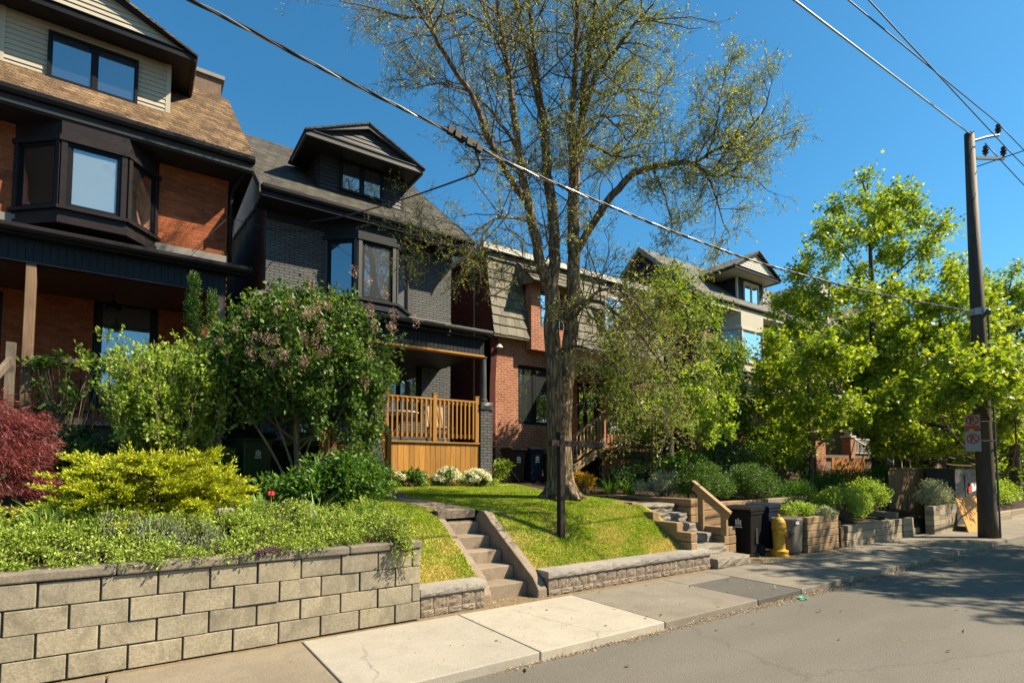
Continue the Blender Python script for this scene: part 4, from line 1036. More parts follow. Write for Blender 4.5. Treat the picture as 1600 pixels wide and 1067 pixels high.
# cedar deck front, rail and stairs
b = MB(); r = random.Random(8); x = 4.62
while x < 7.03: xe = min(x + .135, 7.04); b.box(x, xe - .008, 11.60 + r.uniform(0, .004), 11.625, .95, 2.30); x = xe
b.build('skirt_boards', M['cedar'], h)
b = MB(); b.box(4.58, 7.045, 11.56, 11.68, 2.305, 2.335); b.build('deck_edge', M['cedar_x'], h, bevel=.004)
b = MB(); b.box(2.4, 7.04, 11.69, 13.99, 2.28, 2.34); b.build('porch_floor', M['grey_post'], h)
def newel(x, y, z0, z1, s=.095):
    b = MB(); b.box(x - s / 2, x + s / 2, y - s / 2, y + s / 2, z0, z1); b.prism([(x - s / 2 - .01, y - s / 2 - .01, z1 + .001), (x + s / 2 + .01, y - s / 2 - .01, z1 + .001), (x + s / 2 + .01, y + s / 2 + .01, z1 + .001), (x - s / 2 - .01, y + s / 2 + .01, z1 + .001)], (0, 0, .02)); return b
for x in (4.60, 5.80, 6.96): newel(x, 11.62, 2.34, 3.47).build('newel_post', M['cedar'], h, bevel=.004)
for x0, x1 in ((4.655, 5.75), (5.85, 6.91)):
    b = MB(); b.box(x0, x1, 11.575, 11.665, 3.33, 3.37); b.box(x0, x1, 11.60, 11.64, 3.24, 3.331); b.build('porch_rail', M['cedar_x'], h, bevel=.003); b = MB(); b.box(x0, x1, 11.60, 11.64, 2.45, 2.53); b.build('bottom_rail', M['cedar_x'], h, bevel=.003)
    nb_ = 9
    for i in range(nb_):
        x = x0 + (x1 - x0) * (i + .6) / (nb_ + .2); b = MB(); b.box(x - .019, x + .019, 11.558, 11.598, 2.42, 3.325); b.build('baluster', M['cedar'], h, bevel=.003)
newel(4.14, 10.30, 1.1, 2.42, .09).build('newel_post', M['cedar'], h, bevel=.004)
newel(3.05, 10.30, 1.1, 2.42, .09).build('newel_post', M['cedar'], h, bevel=.004)
for x in (4.14, 3.05):
    b = MB(); b.bar((x, 10.34, 2.28), (x + .30 * (x > 4), 11.58, 3.30), .085, .045); b.bar((x, 10.34, 1.62), (x + .30 * (x > 4), 11.58, 2.60), .04, .07); b.build('stair_rail', M['cedar'], h, bevel=.003)
    for i in range(8):
        f = (i + .7) / 8.4; y = 10.34 + 1.24 * f; xx = x + .30 * (x > 4) * f; b = MB(); b.box(xx - .018, xx + .018, y - .018, y + .018, 1.64 + .98 * f, 2.27 + 1.02 * f); b.build('baluster', M['cedar'], h)
b = MB()
for i in range(6): b.box(3.10, 4.10, 10.42 + i * .21, 10.70 + i * .21, 1.30 + i * .175, 1.335 + i * .175); b.box(3.12, 4.08, 10.45 + i * .21, 10.47 + i * .21, 1.15 + i * .175, 1.30 + i * .175)
b.build('porch_stairs', M['cedar_x'], h)
b = MB(); b.box(4.02, 4.27, 10.16, 10.42, 1.0, 1.29); b.build('newel_block', M['cedar_x'], h, bevel=.006)
b = MB(); b.box(3.2, 4.32, 9.85, 10.15, 1.0, 1.235); b.build('bottom_step', M['step_concrete'], h, bevel=.01)
window(h, (5.25, 14.0), (6.58, 14.0), 3.0, 4.86, 'trim_black', 'g_dark', fw=.09, dep=.04, off=-.09, panes=2, sash=.04)
window(h, (3.0, 14.0), (3.95, 14.0), 2.35, 4.75, 'trim_black', 'g_dark', fw=.12, dep=.04, off=-.09, name='door', sash=.14)
# porch furniture
t = thing('patio_table', 'pale round topped patio table behind the cedar railing', 'table', (5.3, 12.4, 2.34))
b = MB(); b.lathe((5.3, 12.4, 2.34), [(.40, .70), (.42, .71), (.42, .73), (.40, .74)], 20); b.build('tabletop', H['trim_white'], t)
b = MB(); b.lathe((5.3, 12.4, 2.34), [(.22, 0), (.22, .03), (.03, .05), (.03, .69)], 12); b.build('pedestal', H['trim_char'], t)
t = thing('patio_chair', 'brown slatted patio chair behind the cedar railing', 'chair', (6.4, 12.5, 2.34))
b = MB(); b.box(6.1, 6.7, 12.2, 12.75, 2.72, 2.76); b.build('seat', M['stair_wood'], t)
b = MB()
for i in range(6): b.obox((6.12 + i * .095, 12.72, 2.78), (.07, 0, 0), (0, .03, 0), (0, .16, .55))
b.build('backrest', M['stair_wood'], t)
for x in (6.12, 6.64):
    for y in (12.22, 12.70): b = MB(); b.box(x, x + .04, y, y + .04, 2.34, 2.719); b.build('leg', M['stair_wood'], t)

# ================================================================ red brick house with the shake mansard
h = thing('brick_house', 'red brick house with a grey shake mansard and white roof edge', 'house', (12, 14, 1.3), 'brick houses along the street')
b = MB(); wall_open(b, 8.75, 16.2, .8, 5.9, 13.75, 14.05, [(9.75, 11.1, 3.08, 4.95), (12.2, 13.2, 2.4, 4.6), (13.6, 15.2, 2.9, 4.7)])
b.box(8.76, 16.19, 14.3, 14.4, .8, 8.3); b.build('wall', H['brick_red'], h)
b = MB(); b.prism([(8.70, 14.06, .8), (8.70, 13.60, 5.8), (8.70, 14.0, 8.45), (8.70, 24, 8.45), (8.70, 24, .8)], (.2, 0, 0)); b.box(8.70, 8.9, 13.74, 14.055, .8, 5.75); b.build('side_wall', H['brick_darkred'], h)
b = MB(); b.prism([(16.1, 14.06, .8), (16.1, 14.0, 8.45), (16.1, 24, 8.45), (16.1, 24, .8)], (.2, 0, 0)); b.box(8.9, 16.1, 23.8, 24, .8, 8.4); b.build('side_wall', H['brick_red'], h)
b = MB(); b.tube([(8.66, 14.6, 1.4), (8.66, 14.6, 8.3)], .03, 6); b.build('conduit', H['trim_grey'], h)
def shakes(b, x0, x1, yb, zb, yt, zt, rows, r, skip=None):
    nrm = np.array([0, -(zt - zb), (yt - yb)]); nrm = nrm / np.linalg.norm(nrm)
    for i in range(rows):
        f0, f1 = i / rows, (i + 1.12) / rows; x = x0 + r.uniform(-.1, 0)
        while x < x1:
            xe = x + r.uniform(.16, .38); a0, a1 = max(x, x0), min(xe - .008, x1); x = xe
            if a1 - a0 < .03: continue
            j = r.uniform(-.012, .012)
            y0_, z0_ = yb + (yt - yb) * f0, zb + (zt - zb) * f0 + j; y1_, z1_ = yb + (yt - yb) * f1, min(zb + (zt - zb) * f1, zt)
            if skip and skip((a0 + a1) / 2, (z0_ + z1_) / 2): continue
            o = nrm * .045
            b.hexa([np.array([a0, y0_, z0_]), np.array([a1, y0_, z0_]), np.array([a1, y1_, z1_]), np.array([a0, y1_, z1_]),
                    np.array([a0, y0_, z0_]) + o, np.array([a1, y0_, z0_]) + o, np.array([a1, y1_, z1_]) + nrm * .012, np.array([a0, y1_, z1_]) + nrm * .012])
r = random.Random(21); b = MB()
shakes(b, 8.66, 16.3, 13.46, 5.72, 13.98, 8.42, 9, r, lambda x, z: 10.02 < x < 11.62 and z < 7.75)
b.poly((8.66, 13.48, 5.72), (10.0, 13.48, 5.72), (10.0, 14.0, 8.42), (8.66, 14.0, 8.42)); b.poly((11.65, 13.48, 5.72), (16.3, 13.48, 5.72), (16.3, 14.0, 8.42), (11.65, 14.0, 8.42)); b.poly((10.0, 13.92, 7.7), (11.65, 13.92, 7.7), (11.65, 14.0, 8.42), (10.0, 14.0, 8.42))
b.box(8.66, 9.98, 13.44, 13.76, 5.66, 5.715); b.box(11.66, 16.3, 13.44, 13.76, 5.66, 5.715)
mr = b.build('mansard', H['shake'], h)
b = MB(); shakes(b, 9.82, 11.85, 13.02, 7.42, 13.94, 8.30, 4, r); b.poly((9.82, 13.03, 7.40), (11.85, 13.03, 7.40), (11.85, 13.94, 8.28), (9.82, 13.94, 8.28)); b.prism([(9.84, 13.05, 7.40), (9.84, 13.9, 8.2), (9.84, 13.9, 7.5)], (.02, 0, 0)); b.prism([(11.81, 13.05, 7.40), (11.81, 13.9, 8.2), (11.81, 13.9, 7.5)], (.02, 0, 0)); b.build('window_hood', H['shake'], mr)
b = MB(); wall_open(b, 10.0, 11.65, 5.4, 7.6, 13.40, 13.7, [(10.36, 11.3, 6.16, 7.38)]); b.build('window_bay', H['brick_red'], h)
b = MB(); b.box(8.5, 16.4, 13.80, 13.86, 8.43, 8.60); b.box(8.5, 16.4, 13.865, 24, 8.56, 8.60); b.box(8.5, 8.56, 13.865, 24, 8.43, 8.55); b.build('roof_edge', H['trim_white'], h)
b = MB(); b.box(8.55, 16.35, 13.85, 24, 8.605, 8.66); b.build('roof', H['trim_char'], h)
window(h, (10.36, 13.40), (11.3, 13.40), 6.16, 7.38, 'trim_char', 'g_room', fw=.05, dep=.03, off=-.10, sill='trim_white', sash=.03, hbar=6.8)
window(h, (9.75, 13.75), (11.1, 13.75), 3.08, 4.95, 'trim_black', 'g_dark', fw=.07, dep=.03, off=-.10, panes=2, sash=.04, mull=.12)
window(h, (13.6, 13.75), (15.2, 13.75), 2.9, 4.7, 'trim_black', 'g_dark', fw=.07, dep=.03, off=-.10, panes=2)
window(h, (12.2, 13.75), (13.2, 13.75), 2.4, 4.6, 'trim_brown', 'g_dark', fw=.12, dep=.03, off=-.10, name='door')
window(h, (13.2, 13.50), (14.4, 13.50), 6.5, 7.7, 'trim_white', 'g_sky', fw=.06, dep=.05, off=.04, panes=2)
b = MB(); shakes(b, 11.4, 14.4, 11.95, 4.72, 13.7, 5.25, 5, r); b.box(11.4, 14.4, 11.98, 13.7, 4.62, 4.70); b.build('porch_roof', H['shake'], h)
for x in (11.55, 14.25): b = MB(); b.box(x - .06, x + .06, 12.0, 12.12, 1.2, 4.62); b.build('porch_post', H['trim_brown'], h)
b = MB(); b.box(11.5, 14.3, 11.95, 13.74, 2.24, 2.34); b.box(11.55, 14.25, 12.1, 12.15, 1.0, 2.235); b.build('porch_floor', H['brick_red'], h)
b = MB()
for i in range(6): b.box(9.75 + i * .30, 10.08 + i * .30, 12.05, 13.0, 1.28 + i * .16, 1.32 + i * .16)
b.bar((9.7, 12.04, 1.25), (11.5, 12.04, 2.2), .05, .22); b.build('porch_stairs', M['stair_wood'], h)
b = MB(); b.bar((9.65, 12.0, 2.12), (11.55, 12.0, 3.28), .09, .05); b.box(11.55, 14.2, 11.96, 12.05, 3.26, 3.31)
b.bar((9.65, 12.0, 1.5), (11.55, 12.0, 2.5), .05, .07); b.box(11.55, 14.2, 11.98, 12.03, 2.42, 2.49); b.build('stair_rail', M['stair_wood'], h)
for x, z0, z1 in ((9.65, 1.1, 2.2), (11.55, 2.0, 3.36)): b = MB(); b.box(x - .05, x + .05, 11.95, 12.05, z0, z1); b.build('newel_post', M['stair_wood'], h)
for i in range(13):
    f = (i + .7) / 13.4; x = 9.65 + 1.9 * f; b = MB(); b.box(x - .02, x + .02, 11.975, 12.015, 1.52 + 1.0 * f, 2.1 + 1.16 * f); b.build('baluster', M['stair_wood'], h)
for i in range(17): x = 11.68 + i * .15; b = MB(); b.box(x - .02, x + .02, 11.975, 12.015, 2.49, 3.26); b.build('baluster', M['stair_wood'], h)
b = MB(); b.lathe((8.95, 13.62, 5.35), [(.02, .12), (.06, .10), (.13, 0), (.12, -.01)], 14); b.tube([(8.95, 13.74, 5.5), (8.95, 13.62, 5.5), (8.95, 13.62, 5.45)], .012, 6); b.build('wall_lamp', H['trim_white'], h)

# ================================================================ far pair with cream gables
def far_house(name_label, dx, sid, cheek, gable, wallm, porch):
    h = thing('brick_house', name_label, 'house', (22.5 + dx, 14, 1.3), 'brick houses along the street')
    X = lambda x: x + dx
    b = MB(); wall_open(b, X(19.3), X(25.4), .8, 8.5, 14, 14.3, [(X(20.0), X(21.4), 3.0, 4.9), (X(22.4), X(23.4), 2.4, 4.8)]); b.box(X(19.31), X(25.39), 14.6, 14.8, .8, 8.4); b.build('wall', H[wallm], h)
    for x in (19.3, 25.1):
        b = MB(); b.prism([(X(x), 14.305, .8), (X(x), 14.305, 9.3), (X(x), 17.05, 11.85), (X(x), 20.6, 8.6), (X(x), 25, 8.6), (X(x), 25, .8)], (.3, 0, 0)); b.build('gable_wall', H[gable], h)
    b = MB(); b.slab([(X(19.0), 13.4, 8.72), (X(25.6), 13.4, 8.72), (X(25.6), 17.05, 12.0), (X(19.0), 17.05, 12.0)], -.07); b.slab([(X(25.6), 20.8, 8.72), (X(19.0), 20.8, 8.72), (X(19.0), 17.05, 12.0), (X(25.6), 17.05, 12.0)], -.07); b.build('roof', H['shingle_ash'], h)
    b = MB(); b.box(X(19.0), X(25.6), 13.44, 14.0, 8.44, 8.5); b.box(X(19.0), X(25.6), 13.40, 13.44, 8.44, 8.66); b.build('soffit', H['sid_cream'], h)
    gutter(h, X(19.0), X(25.6), 13.30, 8.74, 'trim_brown', .12, .1)
    for x in (18.96, 25.6):
        b = MB(); b.prism([(X(x), 13.38, 8.72), (X(x), 17.05, 12.02), (X(x), 17.05, 11.78), (X(x), 13.38, 8.48)], (.04, 0, 0)); b.prism([(X(x), 20.8, 8.72), (X(x), 17.05, 12.02), (X(x), 17.05, 11.78), (X(x), 20.8, 8.48)], (.04, 0, 0))
        b.build('rake_board', H['trim_grey'], h)
    dormer(h, X(22.3), X(24.4), 14.2, 9.1, 10.48, X(21.1), X(24.7), 13.5, 10.5, 11.5, 15.4, 13.4, sid, 'trim_brown', 'shingle_ash', (X(22.75), X(23.95), 9.25, 10.3), 'g_sky', wtrim='trim_white', soffit='sid_cream')
    for o in h.children:
        if o.name.startswith('dormer'):
            for c_ in o.children:
                if c_.name.startswith('pediment'): c_.data.materials[0] = H['sid_cream']
    bay(h, (X(20.6), 14), (X(21.2), 13.35), (X(22.9), 13.35), (X(23.5), 14), 5.9, 8.44, 6.3, 7.7, 'trim_white', 'sid_cream', None, post='trim_white', sash='trim_white', winmats=[('g_pale', None), ('g_pale', None), ('g_dark', None)])
    b = MB(); b.slab([(X(18.9), 12.3, 5.35), (X(25.6), 12.3, 5.35), (X(25.6), 14, 5.95), (X(18.9), 14, 5.95)], -.06); b.build('porch_roof', H['shingle_ash'], h)
    b = MB(); b.box(X(18.95), X(25.5), 12.36, 12.45, 4.85, 5.27); b.box(X(18.95), X(25.5), 12.46, 13.98, 5.15, 5.2); b.build('porch_frieze', H['sid_cream'], h)
    b = MB(); b.box(X(19.2), X(25.4), 12.3, 13.98, 2.2, 2.34); b.box(X(19.3), X(25.3), 12.4, 12.5, 1.0, 2.19); b.build('porch_floor', H['brick_tan'], h)
    for x in (19.4, 22.3, 25.2):
        b = MB(); b.box(X(x) - .22, X(x) + .22, 12.25, 12.65, .9, 3.2); pr_ = b.build('pier', H['brick_red'], h)
        b = MB(); b.box(X(x) - .27, X(x) + .27, 12.2, 12.7, 3.205, 3.3); b.box(X(x) - .12, X(x) + .12, 12.33, 12.57, 3.305, 4.84); b.build('pier_cap', H['trim_white'], pr_)
    window(h, (X(20.0), 14.0), (X(21.4), 14.0), 3.0, 4.9, 'trim_white', 'g_dark', off=-.08, dep=.03, panes=2)
    window(h, (X(22.4), 14.0), (X(23.4), 14.0), 2.4, 4.8, 'sid_cream', 'g_pale', off=-.08, dep=.03, name='door', sash=.2, fw=.1)
    if porch:
        b = MB(); b.box(X(22.6), X(25.0), 12.40, 12.48, 3.14, 3.2); b.box(X(22.6), X(25.0), 12.42, 12.46, 2.45, 2.5)
        for i in range(16): x = X(22.68) + i * .15; b.box(x - .02, x + .02, 12.42, 12.46, 2.5, 3.14)
        b.build('porch_railing', H['trim_white'], h)
        b = MB(); b.bar((X(22.55), 12.3, 3.15), (X(22.3), 10.6, 2.0), .07, .06); b.bar((X(23.6), 12.3, 3.15), (X(24.8), 10.6, 2.0), .07, .06)
        for i in range(6): f = (i + .5) / 6; b.box(X(23.6) + 1.2 * f - .02, X(23.6) + 1.2 * f + .02, 12.3 - 1.7 * f - .02, 12.3 - 1.7 * f + .02, 2.3 - 1.1 * f, 3.12 - 1.15 * f)
        b.build('stair_rail', H['trim_white'], h)
    return h
far_house('tan brick house with a cream pediment dormer beyond the red mansard house', 0, 'sid_dark', None, 'scale_dark', 'brick_tan', False)
far_house('second cream gabled house half hidden by the tall maple', 6.25, 'sid_dark', None, 'scale_dark', 'brick_tan', True)
far_house('third gabled house glimpsed between the maple trunks', 12.9, 'sid_dark', None, 'scale_dark', 'brick_red', True)
far_house('last gabled house visible only through leaves by the utility pole', 19.3, 'sid_dark', None, 'scale_dark', 'brick_tan', True)
# ---------------------------------------------------------------- plant materials
L_ = {}
L_['maple'] = leaf('leaf_maple', (.12, .215, .016), (.26, .36, .03), (.42, .47, .055), .45)
L_['lush'] = leaf('leaf_lush', (.075, .15, .014), (.17, .28, .025), (.31, .39, .05), .40)
L_['spring'] = leaf('leaf_spring', (.15, .185, .04), (.26, .30, .065), (.40, .41, .12), .40)
L_['lilac'] = leaf('leaf_lilac', (.032, .078, .013), (.075, .15, .022), (.17, .25, .04), .32)
L_['dark'] = leaf('leaf_dark', (0.026, 0.058, 0.018), (0.046, 0.098, 0.023), (0.078, 0.143, 0.033), .25)
L_['yew'] = leaf('leaf_yew', (.030, .080, .012), (.075, .155, .020), (.17, .26, .035), .22)
L_['juniper'] = leaf('leaf_juniper', (.20, .27, .012), (.42, .47, .016), (.66, .64, .035), .25)
L_['light'] = leaf('leaf_light', (.14, .24, .028), (.26, .38, .05), (.42, .50, .09), .42)
L_['redmaple'] = leaf('leaf_redmaple', (0.088, 0.022, 0.027), (0.203, 0.043, 0.047), (0.365, 0.101, 0.088), .35)
L_['cover'] = leaf('leaf_cover', (.10, .175, .022), (.25, .345, .045), (.47, .52, .11), .30)
L_['cover2'] = leaf('leaf_cover2', (.13, .16, .085), (.21, .25, .13), (.32, .33, .22), .3)
L_['strap'] = leaf('leaf_strap', (0.119, 0.210, 0.042), (0.210, 0.336, 0.070), (0.322, 0.434, 0.112), .3)
L_['fern'] = leaf('leaf_fern', (.035, .095, .014), (.075, .165, .022), (.15, .27, .035), .35)
L_['silver'] = leaf('leaf_silver', (0.182, 0.221, 0.156), (0.312, 0.351, 0.247), (0.429, 0.455, 0.338), .25)
L_['gold'] = leaf('leaf_gold', (0.360, 0.240, 0.018), (0.576, 0.408, 0.036), (0.540, 0.168, 0.024), .35)
L_['petal_white'] = leaf('petal_white', (.60, .58, .48), (.78, .76, .68), (.70, .72, .50), .25)
L_['petal_lilac'] = leaf('petal_lilac', (.26, .155, .135), (.38, .25, .215), (.50, .36, .31), .25)
L_['petal_red'] = leaf('petal_red', (.62, .02, .06), (.75, .06, .10), (.80, .16, .18), .3)
L_['petal_purple'] = leaf('petal_purple', (.13, .06, .11), (.22, .11, .19), (.32, .18, .28), .25)
L_['litter'] = leaf('leaf_litter', (.20, .11, .045), (.36, .225, .11), (.52, .37, .2), .0)
def bark_mat(name, c1, c2, vs=1.0, bump=1.0):
    m, nt = new_mat(name); n = N(nt)
    tc = n('TexCoord').outputs['Object']
    mp = n('Mapping', {'Vector': tc, 'Scale': (11 * vs, 11 * vs, 1.7 * vs)}).outputs[0]
    wob = n('TexNoise', {'Vector': tc, 'Scale': 5.0, 'Detail': 3.0}).outputs['Color']
    mp2 = mixc(n, .12, mp, wob, 'ADD')
    v = n('TexVoronoi', {'Vector': mp2, 'Scale': 1.3}, feature='DISTANCE_TO_EDGE').outputs['Distance']
    g = n('TexNoise', {'Vector': mp, 'Scale': 2.2, 'Detail': 8.0, 'Roughness': .65}).outputs['Fac']
    h = n('Math', {0: v, 1: 1.4, 2: g}, operation='MULTIPLY_ADD').outputs[0]
    cc = ramp(n, h, [(0.42, c1), (0.95, c2)])
    nb = n('Bump', {'Height': h, 'Strength': bump, 'Distance': .035}).outputs[0]
    out(n, n('BsdfPrincipled', {'Base Color': cc, 'Roughness': .9, 'Normal': nb, 'Specular IOR Level': .15}).outputs[0])
    return m
BK = bark_mat('bark', (.05, .033, .02), (.27, .20, .13))
BK2 = bark_mat('bark_young', (.05, .038, .028), (.15, .115, .085), 1.6, .5)
TW = plain('twig', (.17, .135, .085), .85, .3, 4)
TW2 = plain('stem_tan', (.26, .19, .11), .8, .3, 4)

# ---------------------------------------------------------------- growth helpers
def grow(S, D, Ln, r0, nseg=4, curl=.25, bias=(0, 0, .08), taper=.35):
    """vectorised wandering branches: returns segments and per-branch nodes (n, nseg+1, 3)"""
    S = np.array(S, float); D = unit(np.array(D, float)); Ln = np.asarray(Ln, float); r0 = np.asarray(r0, float)
    nodes = [S]; dirs = [D]; A = []; B = []; ra = []; rb = []
    for k in range(nseg):
        D = unit(D + rng.normal(size=D.shape) * curl + np.array(bias)); Q = nodes[-1] + D * (Ln / nseg)[:, None]
        A.append(nodes[-1]); B.append(Q); ra.append(r0 * (1 - (1 - taper) * k / nseg)); rb.append(r0 * (1 - (1 - taper) * (k + 1) / nseg))
        nodes.append(Q); dirs.append(D)
    return (np.concatenate(A), np.concatenate(B), np.concatenate(ra), np.concatenate(rb)), np.stack(nodes, 1), np.stack(dirs, 1)

def along(nodes, dirs, per, tmin=.2):
    """random points on branches"""
    n, k, _ = nodes.shape; idx = np.repeat(np.arange(n), per); t = rng.uniform(tmin, 1, n * per) * (k - 1 - 1e-6)
    i = t.astype(int); f = (t - i)[:, None]
    return nodes[idx, i] * (1 - f) + nodes[idx, i + 1] * f, dirs[idx, i], idx, t / (k - 1)

def side_dir(D, spread):
    return unit(D + rng.normal(size=D.shape) * spread)

def ell(c, r, n, shell=.45, zmin=-1.0, power=.6):
    d = unit(rng.normal(size=(n * 3, 3))); d = d[d[:, 2] > zmin][:n]
    q = shell + (1 - shell) * rng.uniform(0, 1, len(d)) ** power
    return np.array(c) + d * q[:, None] * np.array(r)

def ball(C, R, n, flat=.8, power=.55):
    C = np.asarray(C, float); R = np.broadcast_to(np.asarray(R, float), (len(C),))
    idx = np.repeat(np.arange(len(C)), n); d = unit(rng.normal(size=(len(idx), 3))); q = rng.uniform(0, 1, len(idx)) ** power
    return C[idx] + d * (q * R[idx])[:, None] * np.array([1, 1, flat]), d

def bez(a, c, b, n=6):
    t = np.linspace(0, 1, n)[:, None]; a, b, c = map(lambda p: np.array(p, float), (a, b, c))
    return (1 - t) ** 2 * a + 2 * t * (1 - t) * c + t * t * b

def limbs_to(trunk, targets, r, seed=0, lift=.25, n=6):
    """a few main limbs off the trunk; every other clump hangs on the nearest limb below it"""
    tr = np.array(trunk, float); T = np.asarray(targets, float); axis = lambda z: np.array([np.interp(z, tr[:, 2], tr[:, k]) for k in range(3)])
    dist = np.array([np.linalg.norm(t_[:2] - axis(t_[2])[:2]) for t_ in T]); prim = [int(np.argmax(dist))]
    npr = max(5, min(18, len(T) // 7))
    while len(prim) < npr:
        dm = np.min([np.linalg.norm(T - T[i], axis=1) for i in prim], 0) + dist * .35; dm[prim] = -1; prim.append(int(np.argmax(dm)))
    segs = []; pts = [p for i in range(len(tr) - 1) for p in np.linspace(tr[i], tr[i + 1], 6)[1:]]; rad = [r * 1.2] * len(pts)
    order = sorted(prim, key=lambda i: T[i][2]) + [i for i in sorted(range(len(T)), key=lambda i: dist[i]) if i not in prim]
    for q, i in enumerate(order):
        t_ = T[i]
        if q < len(prim):
            z0 = max(tr[0, 2] + .25 * (tr[-1, 2] - tr[0, 2]), min(t_[2] - dist[i] * rng.uniform(.55, .95), tr[-1, 2] * .97)); a0 = axis(z0); rr = r * rng.uniform(.8, 1.25)
        else:
            P_ = np.array(pts); d_ = np.linalg.norm(P_ - t_, axis=1) + np.where(P_[:, 2] > t_[2] - .05, 1.2, 0); j = int(np.argmin(d_)); a0 = P_[j]; rr = min(rad[j] * .6, r * .5)
        L0 = np.linalg.norm(t_ - a0); mid = (a0 + t_) / 2 + np.array([0, 0, -.08 * L0]) + rng.normal(size=3) * .07 * L0
        p = bez(a0, mid, t_, n); rl = rr * np.linspace(1, .3, n); segs.append((p[:-1], p[1:], rl[:-1], rl[1:]))
        pts += list(p[1:]); rad += list(rl[1:])
    return [np.concatenate([s_[k] for s_ in segs]) for k in range(4)]

def tree(name, label, cat, base, trunk, trad, C, R, nl, L, W, lm, bm, group=None, kind='diamond', lrad=.04, ntw=7, up=.55, twr=.006, bias=(0, 0, .1), zs=1.0):
    """tree of clumps C with radius R: thing > trunk, crown"""
    t = thing(name, label, cat, tuple(base), group)
    b = MB(); b.tube(trunk, trad, 14, wob=.10, seed=base[0])
    tv = np.array(b.v); tf = np.array([f for f in b.f if len(f) == 4])
    C = np.asarray(C, float); R = np.broadcast_to(np.asarray(R, float), (len(C),))
    sg = limbs_to(trunk, C, lrad)
    gs = [(tv, tf), seg_geo(*sg, n=5)]
    idx = np.repeat(np.arange(len(C)), ntw); D = unit(rng.normal(size=(len(idx), 3)) + np.array([0, 0, .35]))
    s2, nd, dr = grow(C[idx] - D * R[idx][:, None] * .15, D, R[idx] * rng.uniform(.7, 1.3, len(idx)), np.full(len(idx), twr), 3, .3, bias)
    gs.append(seg_geo(*s2, n=3))
    V, F = cat_geo(gs); np_mesh('trunk', V, F, bm, t, smooth=True)
    P, Dp, _, _ = along(nd, dr, max(1, nl // len(idx)), .15)
    P = P + np.clip(rng.normal(size=P.shape), -1.5, 1.5) * (R.mean() * .16)
    leaves('crown', P, L, W, lm, t, dirs=Dp * .7 + np.array([0, 0, -.15]), up=up, kind=kind)
    return t

def shrub(name, label, cat, base, C, R, nl, L, W, lm, group=None, stems=True, bm=None, up=.5, dn=.9, flat=.8, dirs=None, part='foliage', srad=.008, power=.5):
    """bushy plant: thing > foliage, stem"""
    t = thing(name, label, cat, tuple(base), group)
    C = np.asarray(C, float)
    P, d = ball(C, R, max(1, nl // len(C)), flat, power)
    leaves(part, P, L, W, lm, t, dirs=d * .9 + (np.array([0, 0, .2]) if dirs is None else np.array(dirs)), up=up, dn=dn)
    if stems:
        segs = []
        for T in C[:: max(1, len(C) // 40)]:
            a = np.array(base) + rng.normal(size=3) * np.array([.12, .12, 0]); p = bez(a, (a + T) / 2 + np.array([0, 0, .2]), T, 5)
            segs.append((p[:-1], p[1:], np.full(4, srad), np.full(4, srad * .7)))
        V, F = seg_geo(*[np.concatenate([s[k] for s in segs]) for k in range(4)], n=4); np_mesh('stem', V, F, bm or TW, t)
    return t

def straps(b0, n, L, W, rad, lean=.5, seed=0):
    """upright sword-shaped leaves around a point (V, F)"""
    b0 = np.array(b0); a = rng.uniform(0, 2 * math.pi, n); ln = rng.uniform(.1, 1, n) * lean
    S = b0 + np.stack([np.cos(a) * rad * rng.uniform(0, 1, n), np.sin(a) * rad * rng.uniform(0, 1, n), np.zeros(n)], 1)
    o = np.stack([np.cos(a), np.sin(a), 0 * a], 1); s = np.stack([-np.sin(a), np.cos(a), 0 * a], 1); l = L * rng.uniform(.6, 1.15, n)
    V = []; K = 5
    for k in range(K):
        f = k / (K - 1); c = S + o * (l * ln * f * f)[:, None] + np.array([0, 0, 1.0]) * (l * f * (1 - .35 * ln * f))[:, None]; w = W * (1 - f ** 2.2) * .5 + .001
        V += [c - s * w, c + s * w]
    V = np.stack(V, 1).reshape(-1, 3); b = np.arange(n)[:, None] * 2 * K
    F = np.concatenate([b + np.array([2 * k, 2 * k + 1, 2 * k + 3, 2 * k + 2]) for k in range(K - 1)], 1).reshape(-1, 4)
    return V, F

# ================================================================ the big spring tree on the lawn

t = thing('spring_tree', 'tall many stemmed tree with sparse new leaves on the lawn', 'tree', (7.0, 8.35, 1.0))
TD = 10.8
def poly(pts): return [pt(u, v, d) for u, v, d in pts]
b = MB()
b.tube(poly([(878, 800, TD), (877, 782, TD), (876, 768, TD), (875, 745, TD), (874, 700, TD), (874, 655, TD), (875, 615, TD), (876, 590, TD)]), [.40, .345, .29, .255, .232, .232, .25, .22], 40, wob=.20, seed=1)
